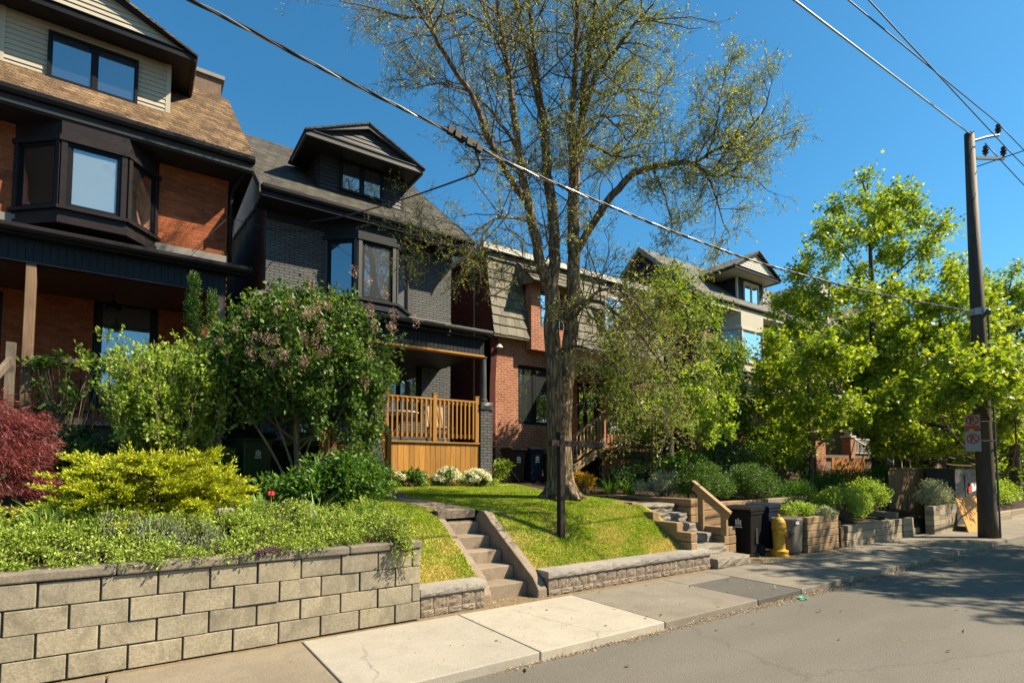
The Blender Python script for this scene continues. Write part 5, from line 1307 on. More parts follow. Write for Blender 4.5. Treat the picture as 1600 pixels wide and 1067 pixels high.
# root flare
for a in range(7):
    an = a * .9 + .3; c0 = pt(876, 770, TD); b.tube([c0 + np.array([math.cos(an) * .12, math.sin(an) * .12, .25]), c0 + np.array([math.cos(an) * .30, math.sin(an) * .30, -.02]), c0 + np.array([math.cos(an) * .50, math.sin(an) * .50, -.14])], [.14, .10, .05], 8, wob=.2, seed=a)
limb = {
 'L': ([(872, 625, TD), (866, 570, TD), (863, 520, TD), (863, 470, TD), (862, 445, TD)], [.19, .165, .15, .15, .135]),
 'R': ([(880, 620, TD), (886, 580, TD + .05), (890, 530, TD + .1), (893, 470, TD + .1), (896, 395, TD + .2)], [.17, .15, .145, .145, .13]),
 'A': ([(862, 460, TD), (850, 430, TD - .1), (838, 380, TD - .2), (826, 320, TD - .3), (819, 290, TD - .3), (812, 240, TD - .4), (803, 170, TD - .5), (793, 100, TD - .5), (784, 50, TD - .6), (776, 0, TD - .6), (768, -70, TD - .7)], [.12, .11, .10, .095, .085, .075, .065, .055, .045, .038, .02]),
 'B': ([(826, 320, TD - .3), (795, 275, TD - .6), (762, 215, TD - .9), (744, 163, TD - 1.2), (710, 107, TD - 1.5), (687, 71, TD - 1.7), (669, 37, TD - 1.9), (650, 0, TD - 2.0), (640, -50, TD - 2.1)], [.07, .062, .056, .05, .042, .035, .028, .022, .012]),
 'C': ([(863, 460, TD), (866, 410, TD + .1), (864, 350, TD + .2), (856, 270, TD + .3), (849, 190, TD + .4), (841, 150, TD + .4), (830, 105, TD + .5), (819, 56, TD + .6), (807, 8, TD + .6), (798, -60, TD + .6)], [.125, .115, .11, .10, .085, .075, .06, .05, .04, .02]),
 'C2': ([(845, 165, TD + .4), (838, 120, TD + .1), (832, 60, TD - .1), (824, 0, TD - .2), (820, -60, TD - .2)], [.055, .05, .04, .03, .015]),
 'D': ([(896, 395, TD + .2), (896, 337, TD + .3), (899, 262, TD + .5), (908, 190, TD + .7), (915, 112, TD + .8), (926, 56, TD + .9), (930, 0, TD + 1.0), (934, -70, TD + 1.0)], [.125, .115, .10, .085, .07, .055, .045, .02]),
 'D2': ([(897, 300, TD + .4), (893, 220, TD + .1), (897, 150, TD), (900, 80, TD - .1), (902, 0, TD - .2), (904, -60, TD - .2)], [.075, .07, .06, .05, .04, .02]),
 'D3': ([(911, 185, TD + .7), (930, 118, TD + .5), (950, 94, TD + .3), (975, 62, TD + .1), (994, 37, TD), (1020, 8, TD - .2)], [.05, .045, .04, .032, .024, .012]),
 'E': ([(897, 400, TD + .2), (919, 362, TD + .1), (947, 318, TD), (975, 286, TD - .1), (1001, 267, TD - .2), (1035, 259, TD - .3), (1076, 255, TD - .4), (1105, 268, TD - .5)], [.085, .078, .072, .066, .06, .05, .042, .028]),
 'E1': ([(1080, 256, TD - .4), (1100, 246, TD - .5), (1125, 229, TD - .6), (1159, 210, TD - .7), (1190, 180, TD - .8), (1205, 130, TD - .9)], [.034, .03, .026, .02, .014, .007]),
 'E2': ([(1100, 268, TD - .5), (1121, 276, TD - .3), (1155, 259, TD - .1), (1180, 232, TD), (1208, 218, TD + .1), (1248, 204, TD + .2)], [.03, .026, .022, .018, .013, .006]),
 'E3': ([(1100, 266, TD - .5), (1117, 300, TD - .7), (1125, 332, TD - .9), (1140, 370, TD - 1)], [.022, .018, .013, .006]),
 'E4': ([(1020, 262, TD - .2), (1036, 300, TD - .5), (1046, 336, TD - .8), (1050, 380, TD - .9)], [.02, .016, .012, .006]),
 'E5': ([(1105, 246, TD - .5), (1118, 200, TD - .3), (1126, 150, TD - .2), (1135, 100, TD)], [.022, .018, .013, .006]),
 'F': ([(900, 235, TD + .6), (919, 226, TD + .3), (949, 241, TD + .1), (975, 247, TD), (1000, 240, TD - .1)], [.04, .034, .028, .02, .01]),
 'F2': ([(905, 215, TD + .6), (936, 180, TD + .9), (965, 198, TD + 1.1), (985, 225, TD + 1.2)], [.035, .03, .022, .01]),
 'F3': ([(912, 130, TD + .8), (945, 150, TD + 1.2), (985, 140, TD + 1.5), (1030, 150, TD + 1.7)], [.035, .03, .022, .01]),
 'G': ([(893, 480, TD + .1), (925, 470, TD - .5), (965, 490, TD - 1.0), (1005, 530, TD - 1.4), (1040, 580, TD - 1.6), (1060, 620, TD - 1.7)], [.045, .04, .032, .024, .016, .008]),
 'G2': ([(893, 500, TD + .1), (918, 470, TD - .9), (950, 450, TD - 1.5), (990, 470, TD - 1.9), (1020, 520, TD - 2.1)], [.035, .03, .024, .016, .008]),
 'G3': ([(890, 540, TD), (915, 545, TD - .6), (950, 565, TD - 1.0), (985, 600, TD - 1.2), (1010, 650, TD - 1.3)], [.03, .026, .02, .014, .007]),
 'H': ([(848, 430, TD - .1), (815, 420, TD - .1), (775, 405, TD + .2), (730, 395, TD + .5), (690, 385, TD + .9), (650, 372, TD + 1.2)], [.04, .034, .028, .02, .013, .006]),
 'H2': ([(835, 350, TD - .2), (800, 340, TD - .6), (770, 345, TD - 1.0), (735, 370, TD - 1.2), (715, 410, TD - 1.3)], [.03, .025, .02, .014, .006]),
 'I': ([(812, 240, TD - .4), (780, 190, TD + .1), (740, 150, TD + .5), (690, 130, TD + .8), (640, 140, TD + 1.0)], [.035, .03, .022, .015, .007]),
 'J': ([(790, 90, TD - .5), (760, 40, TD - .1), (720, 20, TD + .3), (670, 30, TD + .6), (600, 20, TD + .9), (550, 15, TD + 1.0)], [.03, .026, .022, .016, .011, .006]),
 'K': ([(925, 60, TD + .9), (955, 20, TD + .6), (990, -10, TD + .3), (1030, -20, TD + .1)], [.03, .026, .018, .008]),
}
NODES = []
for k, (p, rr) in limb.items():
    q = poly(p)
    # smooth with a Catmull-Rom pass
    Q = []; RR = []
    for i in range(len(q) - 1):
        p0, p1, p2, p3 = q[max(i - 1, 0)], q[i], q[i + 1], q[min(i + 2, len(q) - 1)]
        for s_ in (0, .34, .67): Q.append(.5 * (2 * p1 + (p2 - p0) * s_ + (2 * p0 - 5 * p1 + 4 * p2 - p3) * s_ ** 2 + (3 * p1 - p0 - 3 * p2 + p3) * s_ ** 3)); RR.append(rr[i] * (1 - s_) + rr[i + 1] * s_)
    Q.append(q[-1]); RR.append(rr[-1])
    jit = rng.normal(size=(len(Q), 3)) * .012; jit[0] = 0
    Q = [a + j for a, j in zip(Q, jit)]
    b.tube(Q, RR, 16 if rr[0] > .1 else 9, wob=.16, seed=len(NODES))
    NODES.append((k, np.array(Q), np.array(RR)))
tv = np.array(b.v); tf = np.array([f for f in b.f if len(f) == 4])
# second order branches off every limb
S2, D2, L2, R2 = [], [], [], []
for k, Q, RR in NODES:
    if k in 'LR': continue
    seg = np.linalg.norm(np.diff(Q, axis=0), axis=1); tot = seg.sum(); thin = RR[0] < .05
    dens = {'G': 6.5, 'G2': 6.5, 'G3': 6.0, 'H': 6, 'H2': 5, 'E': 4.0, 'E1': 6, 'E2': 6, 'E3': 5, 'E4': 5, 'E5': 5, 'F': 6.5, 'F2': 6.5, 'F3': 6.5, 'K': 6, 'D3': 5.5}.get(k, 5.0)
    n_ = int(tot * dens * 1.45)
    for _ in range(n_):
        f = rng.uniform(.12 if not thin else .05, 1) * (len(Q) - 1.001); i = int(f); p = Q[i] + (Q[i + 1] - Q[i]) * (f - i); d = unit(Q[i + 1] - Q[i])
        if k in ('A', 'C', 'D') and p[2] < 5.2: continue
        out_ = rng.normal(size=3); out_ -= d * (out_ @ d); out_ = unit(out_)
        S2.append(p); D2.append(d * .55 + out_ * .9 + np.array([0, 0, .15 if k[0] not in 'GH' else -.1])); ln = rng.uniform(.5, 1.5) * ((1.0 if thin else 1.15) - (.75 * f / len(Q) if k[0] == 'E' else 0)); L2.append(ln); R2.append(min(RR[i] * .55, .006 + .007 * ln))
S2, D2, L2, R2 = map(np.array, (S2, D2, L2, R2))
g2, n2, d2 = grow(S2, D2, L2, R2, 5, .22, (0, 0, .05))
p3, dd3, _, t3 = along(n2, d2, 8, .15)
D3 = side_dir(dd3, .55); L3 = rng.uniform(.22, .62, len(p3)); g3, n3, d3 = grow(p3, D3, L3, np.full(len(p3), .0042), 3, .25, (0, 0, .02))
p4, dd4, _, _ = along(n3, d3, 5, .2)
D4 = side_dir(dd4, .6); L4 = rng.uniform(.10, .30, len(p4)); g4, n4, d4 = grow(p4, D4, L4, np.full(len(p4), .0024), 2, .3, (0, 0, -.03))
V, F = cat_geo([(tv, tf), seg_geo(*g2, n=5), seg_geo(*g3, n=3)])
np_mesh('trunk', V, F, BK, t, smooth=True)
V, F = seg_geo(*g4, n=3); np_mesh('twigs', V, F, TW, t)
p5, d5, _, _ = along(n4, d4, 5, .15); keep = rng.uniform(0, 1, len(p5)) < np.where(p5[:, 0] > 6.9, .98, .55)
leaves('crown', p5[keep], .050, .019, L_['spring'], t, dirs=d5[keep] * .8, up=.4)

# ================================================================ tall maple, street maples, green tree
def crown_clumps(profile, axis_xy, n, lean=(0, 0), seed=0, rr=(.45, .8), hollow=.3):
    """clump centres under a radius-by-height profile [(z, r), ...]"""
    zz, rp = zip(*profile); out_ = []
    w = np.array(rp) ** 1.3; 
    while len(out_) < n:
        z = rng.uniform(zz[0], zz[-1]); r = np.interp(z, zz, rp)
        if rng.uniform() > (r / max(rp)) ** 1.2 + .05: continue
        a = rng.uniform(0, 2 * math.pi); q = r * (hollow + (1 - hollow) * rng.uniform(0, 1) ** .55)
        out_.append((axis_xy[0] + q * math.cos(a) + lean[0] * (z - zz[0]), axis_xy[1] + q * math.sin(a) + lean[1] * (z - zz[0]), z + rng.uniform(-.2, .2)))
    return np.array(out_)
mx, my = 22.0, 8.6
C = crown_clumps([(3.0, 3.2), (5.0, 3.9), (7, 3.7), (8.6, 3.1), (10.2, 2.2), (11.6, 1.0), (12.6, .3)], (mx, my), 215, rr=(.4, .8))
maple = tree('maple_tree', 'tall bright green maple with a pointed crown rising above the far houses', 'tree', (mx, my, .9), [(mx, my, .8), (mx + .05, my, 2.5), (mx - .1, my + .05, 4.5), (mx, my, 7), (mx - .05, my, 9.5), (mx - .1, my, 12.2)], [.26, .22, .18, .12, .07, .02], C, rng.uniform(.5, .85, len(C)), 46000, .13, .12, L_['maple'], BK2, kind='maple', lrad=.045, ntw=9, twr=.008)
C = np.concatenate([crown_clumps([(2.3, 2.2), (3.6, 3.2), (5.0, 2.8), (6.2, 1.4), (7.2, .4)], (20.9, 6.5), 95), np.array([pt(1480, 560, 12.8), pt(1500, 590, 12.6), pt(1530, 575, 12.7), pt(1560, 560, 12.8), pt(1510, 620, 12.7), pt(1475, 610, 13), pt(1550, 600, 12.5), pt(1575, 590, 12.6), pt(1460, 640, 13.2), pt(1585, 630, 12.8), pt(1530, 610, 12.4)])])
tree('maple_tree', 'lower spreading maple whose boughs hang across the utility pole', 'tree', (24.6, 6.2, .6), [(24.6, 6.2, .2), (24.4, 6.2, 1.6), (23.6, 6.25, 3.0), (22.4, 6.3, 4.2), (21.2, 6.3, 5.4), (20.8, 6.3, 6.8)], [.17, .15, .13, .10, .07, .03], C, rng.uniform(.45, .8, len(C)), 34000, .12, .115, L_['maple'], BK2, kind='maple', lrad=.04, ntw=8, twr=.007)
C = crown_clumps([(3.0, 1.6), (4.6, 2.6), (6.0, 2.4), (7.6, 1.6), (9.0, .7), (9.8, .3)], (30.5, 6.8), 60)
tree('maple_tree', 'maple behind the utility pole with open upper branches', 'tree', (30.5, 6.8, .9), [(30.5, 6.8, .5), (30.5, 6.8, 3), (30.4, 6.8, 5.5), (30.5, 6.8, 9.4)], [.2, .16, .1, .02], C, rng.uniform(.6, 1.0, len(C)), 15000, .15, .14, L_['maple'], BK2, kind='maple', lrad=.05, ntw=7, twr=.008)
yx, yy = 16.2, 8.1
C = crown_clumps([(2.3, .6), (3.0, 1.3), (4.0, 1.7), (5.0, 1.3), (5.9, .5)], (yx, yy), 42)
tree('maple_tree', 'young maple on a thin dark stem above the timber planter', 'tree', (yx, yy, 1.0), [(yx, yy, .8), (yx + .03, yy, 2.2), (yx - .02, yy, 3.8), (yx, yy, 5.6)], [.075, .06, .045, .012], C, rng.uniform(.4, .65, len(C)), 11000, .115, .105, L_['maple'], BK2, kind='maple', lrad=.022, ntw=8, twr=.005)
gx, gy = 12.6, 10.3
C = crown_clumps([(2.6, 1.0), (3.6, 1.8), (5.0, 2.0), (6.1, 1.5), (6.9, .8), (7.4, .3)], (gx, gy), 100, hollow=.45)
tree('leafy_tree', 'dense fresh green tree hiding the gap beside the red brick house', 'tree', (gx, gy, 1.1), [(gx, gy, .9), (gx + .05, gy, 2.4), (gx - .05, gy, 4.2), (gx, gy, 7.2)], [.15, .12, .09, .02], C, rng.uniform(.35, .65, len(C)), 21000, .10, .06, L_['lush'], BK2, lrad=.03, ntw=9, twr=.005)
C = crown_clumps([(1.9, 1.2), (2.8, 1.9), (3.8, 1.6), (4.6, .9), (5.1, .3)], (16.5, 11.0), 60, hollow=.45)
tree('leafy_tree', 'leafy tree in front of the cream gabled house porch', 'tree', (16.5, 11.0, 1.1), [(16.5, 11, .9), (16.5, 11, 2.0), (16.45, 11, 3.2), (16.5, 11, 4.7)], [.15, .12, .08, .02], C, rng.uniform(.4, .7, len(C)), 12500, .11, .07, L_['lush'], BK2, lrad=.03, ntw=8, twr=.005)
sx, sy = 10.35, 7.85
C = crown_clumps([(1.95, .35), (2.4, .85), (3.0, 1.0), (3.5, .75), (4.0, .25)], (sx, sy), 34)
tree('leafy_tree', 'small young tree on a thin stem beside the wooden handrail', 'tree', (sx, sy, 1.0), [(sx - .1, sy, .85), (sx - .08, sy, 1.6), (sx, sy, 2.5), (sx, sy, 3.7)], [.028, .024, .018, .006], C, rng.uniform(.22, .38, len(C)), 4200, .10, .065, L_['light'], BK2, lrad=.010, ntw=7, twr=.003)

C = crown_clumps([(1.2, 2.6), (3, 3.3), (5.5, 3.2), (8, 2.2), (9.6, .6)], (36.5, 10.6), 90, hollow=.5)
tree('broad_tree', 'bushy tree behind the ochre fence and grey cabinet', 'tree', (36.5, 10.6, .9), [(36.5, 10.6, .5), (36.5, 10.6, 3), (36.5, 10.6, 9)], [.25, .2, .05], C, rng.uniform(.8, 1.3, len(C)), 15000, .20, .15, L_['lush'], BK2, lrad=.06, ntw=7, twr=.01)
C = crown_clumps([(.8, 2.0), (2.5, 2.8), (4.5, 2.6), (6.2, 1.6), (7.2, .5)], (37.5, 7.7), 80, hollow=.5)
tree('broad_tree', 'low full tree at the end of the far timber wall', 'tree', (37.5, 7.7, .6), [(37.5, 7.7, .3), (37.5, 7.7, 2.5), (37.5, 7.7, 6.5)], [.2, .16, .05], C, rng.uniform(.7, 1.1, len(C)), 14000, .18, .14, L_['lush'], BK2, lrad=.06, ntw=7, twr=.01)
# far greenery and the opposite tree that shades the road, plus unseen copies for window reflections
C = crown_clumps([(1.5, 2.5), (4, 4.2), (7, 4), (9.5, 2.5), (11, .6)], (42, 9), 75, hollow=.5)
tree('broad_tree', 'dark green tree at the far end of the street', 'tree', (42, 9, .5), [(42, 9, 0), (42, 9, 3), (42, 9, 10)], [.3, .25, .05], C, rng.uniform(1.0, 1.6, len(C)), 9000, .30, .22, L_['dark'], BK2, lrad=.08, ntw=7, twr=.01)
C = crown_clumps([(1.0, 2.5), (4, 4.2), (7, 4), (9, 2.5), (10.5, .6)], (55, 6), 75, hollow=.5)
ft = tree('broad_tree', 'rounded green tree closing the view far beyond the utility pole', 'tree', (55, 6, .5), [(55, 6, 0), (55, 6, 3), (55, 6, 10)], [.3, .25, .05], C, rng.uniform(1.0, 1.6, len(C)), 9000, .34, .26, L_['lush'], BK2, lrad=.08, ntw=7, twr=.01)
C = crown_clumps([(4.2, 2.0), (5.5, 3.8), (7.5, 4.2), (9.5, 3.2), (11, 1.2)], (18.9, -2.9), 160, hollow=.2)
shade = tree('street_tree', 'street tree on the opposite pavement shading the road', 'tree', (18.6, -5.0, 0), [(18.6, -5.0, -.1), (18.6, -4.8, 2.5), (18.6, -3.8, 5), (18.6, -3, 8), (18.6, -2.9, 10.5)], [.3, .25, .2, .12, .04], C, rng.uniform(.7, 1.2, len(C)), 26000, .17, .15, L_['maple'], BK2, kind='maple', lrad=.06, ntw=8, twr=.008)
for dx, lab in ((9.0, 'unseen street tree added beyond the shading one for window reflections'), (-14.5, 'unseen street tree added opposite the red brick house for window reflections'), (-24, 'unseen street tree added opposite the dark grey house for window reflections'), (-34, 'unseen street tree added opposite the orange brick house for window reflections')):
    c_ = copy_thing(shade, (dx, -2.2 if dx > 0 else -7.5, 0), lab)  # unseen copies, added so the house windows reflect dark foliage

# ================================================================ front garden planting, near side
# golden juniper in layered sprays
t = thing('golden_juniper', 'low spreading golden yellow juniper in layered sprays', 'juniper', (.1, 7.35, 1.05))
C0 = np.array([.20, 7.45, .98]); S, D, Ln = [], [], []
for k in range(175):
    tr_ = rng.uniform(0, 1) ** .85; a = k * 2.39996 + rng.normal() * .25
    S.append(C0 + np.array([math.cos(a) * .1, math.sin(a) * .1, .10 + .60 * tr_])); D.append((math.cos(a) * 1.18, math.sin(a), .12 + .26 * tr_)); Ln.append((1.06 - .42 * tr_) * rng.uniform(.75, 1.08))
g1, n1, d1 = grow(np.array(S), np.array(D), np.array(Ln), np.full(len(S), .010), 7, .07, (0, 0, -.035))
p2, q2, i2, t2 = along(n1, d1, 30, .25)
flat_ = rng.normal(size=q2.shape) * np.array([1, 1, .16]); D2_ = unit(q2 + flat_ * .75 + np.array([0, 0, .10])); gg, n2_, d2_ = grow(p2, D2_, rng.uniform(.10, .30, len(p2)) * (1.25 - .7 * t2), np.full(len(p2), .003), 3, .10, (0, 0, .05))
V, F = cat_geo([seg_geo(*g1, n=4), seg_geo(*gg, n=3)]); np_mesh('branch', V, F, TW, t)
p3_, q3, _, _ = along(n2_, d2_, 26, .0); leaves('foliage', p3_ + rng.normal(size=p3_.shape) * np.array([.012, .012, .006]), .034, .013, L_['juniper'], t, dirs=q3 * .9 + np.array([0, 0, .25]), dn=.45, up=.6)
C = ell((-1.35, 7.0, 1.25), (.35, .3, .22), 30); shrub('golden_juniper', 'small yellow green conifer at the foot of the red leaved maple', 'juniper', (-1.35, 7.0, 1.0), C, .14, 4500, .045, .013, L_['juniper'], up=.3)

# red cut-leaf maple
t = thing('red_maple', 'dark red cut leaf Japanese maple mound beside the porch steps', 'shrub', (-1.25, 8.3, 1.05))
C0 = np.array([-1.5, 8.3, 1.2]); C = ell((-1.6, 8.3, 1.70), (.76, .72, .98), 135, .55, -.35)
segs = [bez(C0 + rng.normal(size=3) * .05, (C0 + c) / 2 + np.array([0, 0, .45]), c, 6) for c in C[::3]]
V, F = seg_geo(np.concatenate([s[:-1] for s in segs]), np.concatenate([s[1:] for s in segs]), .012, .009, n=4); np_mesh('trunk', V, F, TW, t)
P, d = ball(C, .24, 230, .55); ctr = unit((P - np.array([-1.5, 8.3, 1.2])) * np.array([1, 1, .25]))
leaves('crown', P, .075, .010, L_['redmaple'], t, dirs=ctr * .8 + np.array([0, 0, -.75]), dn=.45, up=.4)

# pale green upright shrub
t = thing('upright_shrub', 'light green upright shrub with many bare lower stems', 'shrub', (.34, 9.6, 1.2))
S = np.array([.34, 9.6, 1.15]) + np.clip(rng.normal(size=(135, 3)), -1.6, 1.6) * np.array([.27, .22, 0]); a = rng.uniform(0, 2 * math.pi, 135)
D = np.stack([np.cos(a) * rng.uniform(.02, .20, 135), np.sin(a) * rng.uniform(.02, .22, 135), np.ones(135)], 1)
g1, n1, d1 = grow(S, D, rng.uniform(1.6, 2.45, 135), np.full(135, .011), 7, .07, (0, 0, .03)); p2, q2, _, _ = along(n1, d1, 16, .38); g2_, n2_, d2_ = grow(p2, side_dir(q2, .5), rng.uniform(.10, .28, len(p2)), np.full(len(p2), .004), 2, .2, (0, 0, .1))
V, F = cat_geo([seg_geo(*g1, n=5), seg_geo(*g2_, n=3)]); np_mesh('stem', V, F, TW2, t)
p3_, q3, _, _ = along(n2_, d2_, 13, .1); leaves('foliage', p3_ + rng.normal(size=p3_.shape) * .03, .062, .040, L_['light'], t, dirs=q3 + np.array([0, 0, .3]), up=.45)

# dark cedar column with two spires
C = []
for cx_, cy_, zt, rr_ in ((.74, 10.75, 5.0, .17), (1.04, 10.9, 4.8, .16), (.92, 10.6, 3.8, .28)):
    for k in range(75): z = 1.2 + (zt - 1.2) * rng.uniform(0, 1) ** .9; f = (z - 1.2) / (zt - 1.2); r_ = rr_ * min(1, 1.6 * (1 - f) ** .75) * rng.uniform(.6, 1); a = rng.uniform(0, 6.28); C.append((cx_ + r_ * math.cos(a), cy_ + r_ * math.sin(a), z))
shrub('cedar_column', 'dark narrow cedar with two spires against the porch post', 'evergreen', (.9, 10.75, 1.2), C, .10, 21000, .045, .018, L_['yew'], up=.2, dirs=(0, 0, 1.1), dn=.5, flat=1.5)

# lilac
lx, ly = 2.25, 9.35
C = np.concatenate([ell((lx + .1, ly, 3.4), (1.42, 1.1, 1.2), 150, .5, -.75), ell((lx + .55, ly - .1, 2.75), (.95, .8, .75), 34, .4, -.7), ell((lx - .55, ly - .1, 3.3), (.6, .8, .7), 22, .4)])
t = tree('lilac_bush', 'large dark lilac bush with fading pink flower heads', 'shrub', (lx, ly, 1.2), [(lx, ly, 1.1), (lx - .05, ly, 1.7), (lx - .1, ly, 2.4), (lx, ly, 3.4)], [.06, .055, .045, .02], C, rng.uniform(.28, .46, len(C)), 30000, .085, .055, L_['lilac'], TW2, lrad=.020, ntw=8, twr=.004)
g_ = [seg_geo(*(lambda p: (p[:-1], p[1:], np.full(7, .022), np.full(7, .016)))(bez(np.array([lx + rng.uniform(-.25, .25), ly + rng.uniform(-.2, .2), 1.1]), np.array([lx + dx * .3, ly, 1.9]), np.array([lx + dx, ly - .2, 2.9]), 8)), n=6) for dx in (-1.1, -.6, -.2, .3, .7, 1.1)]
for V, F in g_: np_mesh('stem', V, F, TW2, t, smooth=True)
FC = np.concatenate([np.array([pt(u + rng.normal() * 24, v + rng.normal() * 20, 7.84 + (.12 if u > 540 else 0) + rng.uniform(-.12, .22)) for u, v, k in ((350, 520, 4), (385, 510, 3), (405, 535, 4), (445, 540, 7), (480, 510, 8), (455, 555, 5), (500, 480, 4), (550, 465, 6), (590, 475, 6), (610, 500, 4), (520, 535, 4), (560, 560, 3), (475, 480, 4), (430, 570, 3), (365, 560, 3)) for _ in range(k)])])
FC = FC[rng.uniform(0, 1, len(FC)) < .75]; A, d = ball(FC, .07, 75, 1.6); leaves('blossoms', A, .020, .015, L_['petal_lilac'], t, dirs=d, up=.3)

# leafy shrub below the lilac and vine on the porch rail
C = ell((2.35, 8.1, 1.4), (.85, .6, .5), 60, .3, -.5); shrub('leafy_shrub', 'broad dark green leafy shrub under the lilac', 'shrub', (2.45, 8.1, 1.05), C, .22, 9500, .085, .036, L_['fern'], up=.6)
C = np.concatenate([ell((3.4, 9.2, 1.5), (.28, .3, .42), 22, .3), ell((3.0, 8.8, 1.7), (.36, .4, .6), 28, .3)]); shrub('leafy_shrub', 'loose small leaved shrub leaning against the wooden stair newel', 'shrub', (3.45, 9.1, 1.1), C, .19, 6500, .05, .028, L_['lilac'], up=.5)
C = np.concatenate([ell((-.95, 11.75, 3.45), (.55, .14, .2), 16, .2), ell((-1.05, 11.6, 2.9), (.35, .2, .4), 9, .2)]); shrub('climbing_vine', 'climbing plant over the porch railing of the orange brick house', 'vine', (-.95, 11.7, 1.4), C, .12, 600, .085, .055, L_['lilac'], up=.5)
C = ell((-.6, 10.0, 1.7), (.75, .5, .55), 34, .3); shrub('leafy_shrub', 'shaded dark shrub behind the golden juniper', 'shrub', (-.6, 10.0, 1.2), C, .25, 3600, .09, .05, L_['dark'], up=.5)
C = ell((1.25, 10.2, 1.75), (.16, .2, .55), 16, .2); shrub('climbing_vine', 'variegated ivy around the foot of the grey porch post', 'vine', (1.25, 10.3, 1.2), C, .14, 1500, .05, .04, L_['light'], up=.4)

# ground cover along the block wall
n_ = 1500; gxy = np.stack([rng.uniform(-3.2, 2.62, n_), 5.80 + 1.15 * rng.uniform(0, 1, n_) ** 1.1], 1)
gh = .10 + .13 * np.array([noise.noise(Vector((x * 1.3, y * 1.6, 0))) for x, y in gxy]) + .10 * np.clip((gxy[:, 1] - 5.8) / .5, 0, 1)
ht = np.clip(gh + rng.uniform(-.06, .07, n_), .03, .5)
top = np.concatenate([gxy, (bed_z(gxy[:, 0], gxy[:, 1]) + ht)[:, None]], 1)
cut = noise
sel = np.array([noise.noise(Vector((x * .9 + 7, y * 1.5, 3))) for x, y in gxy])
main = top[sel > -.40]; grey = top[(sel <= -.40)]
main = main[rng.uniform(0, 1, len(main)) < .86]; P, d = ball(main, .058, 44, 1.0, .5); P[:, 2] = np.maximum(P[:, 2], .84)
V1 = leaf_geo(P, .030, .017, dirs=d * 1.2 + np.array([0, 0, .35]), dn=.5, up=.6)
# hanging over the cap
hang = np.array([(x, 5.72 - rng.uniform(.0, .05), .90 + rng.uniform(-.03, .07)) for x in rng.uniform(-3.2, 2.5, 150) if math.sin(x * 2.1) > -.3])
P2, d2h = ball(hang, .05, 34, .8, .5); V2 = leaf_geo(P2, .028, .016, dirs=d2h + np.array([0, -.3, .2]), dn=.5, up=.5)
A = main[::2]; S_ = A - np.array([0, 0, 1]) * .16
V3, F3 = seg_geo(S_, A, .003, .003, n=3); F3t = np.concatenate([F3[:, [0, 1, 2]], F3[:, [0, 2, 3]]])
V, F = cat_geo([V1, V2, (V3, F3t)])
tag(np_mesh('ground_cover', V, F, L_['cover']), 'thick yellow green ground cover spilling along the block wall', 'ground cover', kind='stuff')
P, d = ball(grey, .06, 30, 1.3, .5); V, F = leaf_geo(P, .030, .010, dirs=d * .6 + np.array([0, 0, 1.0]), dn=.4, up=.3)
tag(np_mesh('ground_cover', V, F, L_['cover2']), 'grey green catmint patches among the yellow ground cover', 'ground cover', kind='stuff')
PP = np.array([(x, 5.70 + rng.uniform(-.02, .1), .89 + rng.uniform(0, .03)) for x in rng.uniform(.98, 1.25, 34)]); P, d = ball(PP, .035, 36, .6); t = thing('creeping_phlox', 'purple creeping flowers resting on the block wall cap', 'flowers', (1.1, 5.75, .885)); leaves('flower', P, .016, .012, L_['petal_purple'], t, dirs=d + np.array([0, 0, .5]))
# euphorbia trailing over the wall corner
t = thing('trailing_plant', 'yellow green plant trailing over the end of the block wall', 'plant', (2.5, 5.75, .9))
st = [bez((2.40 + rng.uniform(-.15, .15), 5.85, .92), (2.45 + rng.uniform(-.1, .15), 5.66, 1.02), (2.42 + rng.uniform(-.12, .18), 5.64 + rng.uniform(-.03, .0), rng.uniform(.55, .92)), 7) for _ in range(16)] + [bez((2.45, 5.95, .92), (2.5, 5.9, 1.05), (2.45 + rng.uniform(-.25, .2), 5.8 + rng.uniform(-.1, .2), rng.uniform(1.0, 1.22)), 7) for _ in range(22)]
V, F = seg_geo(np.concatenate([s[:-1] for s in st]), np.concatenate([s[1:] for s in st]), .004, .004, n=4); np_mesh('stem', V, F, TW2, t)
P, d = ball(np.concatenate([s[2:] for s in st]), .045, 14, 1); leaves('foliage', P, .036, .014, L_['cover'], t, dirs=d)

# bulbs and sword leaves
for (x, y, n_, Ls, W_, lab) in ((-.62, 6.65, 26, .42, .026, 'clump of sword leaved iris near the golden juniper'), (-1.25, 6.5, 22, .44, .026, 'iris clump under the red leaved maple'), (2.50, 6.75, 20, .34, .045, 'clump of broad pale sword leaves at the end of the block wall'), (1.85, 6.95, 12, .36, .018, 'thin upright iris fans behind the tulip'), (.15, 6.35, 7, .36, .02, 'few lone iris blades in the middle of the ground cover')):
    t = thing('iris_clump', lab, 'plant', (x, y, float(bed_z(x, y))), 'iris clumps in the front bed'); V, F = straps((x, y, float(bed_z(x, y)) + .05), n_, Ls, W_, .13, .7); np_mesh('blade', V, F, L_['strap'], t)
t = thing('tulip', 'single pink red tulip among broad leaves by the ground cover', 'flower', (1.32, 6.85, 1.0))
V, F = straps((1.22, 6.9, 1.03), 20, .40, .085, .14, .75); np_mesh('blade', V, F, L_['strap'], t)
c0 = pt(424, 776, 6.35); V, F = seg_geo(np.array([[c0[0], c0[1], 1.0]]), np.array([c0]), .005, .004, n=5); np_mesh('stem', V, F, L_['strap'], t)
b = MB()
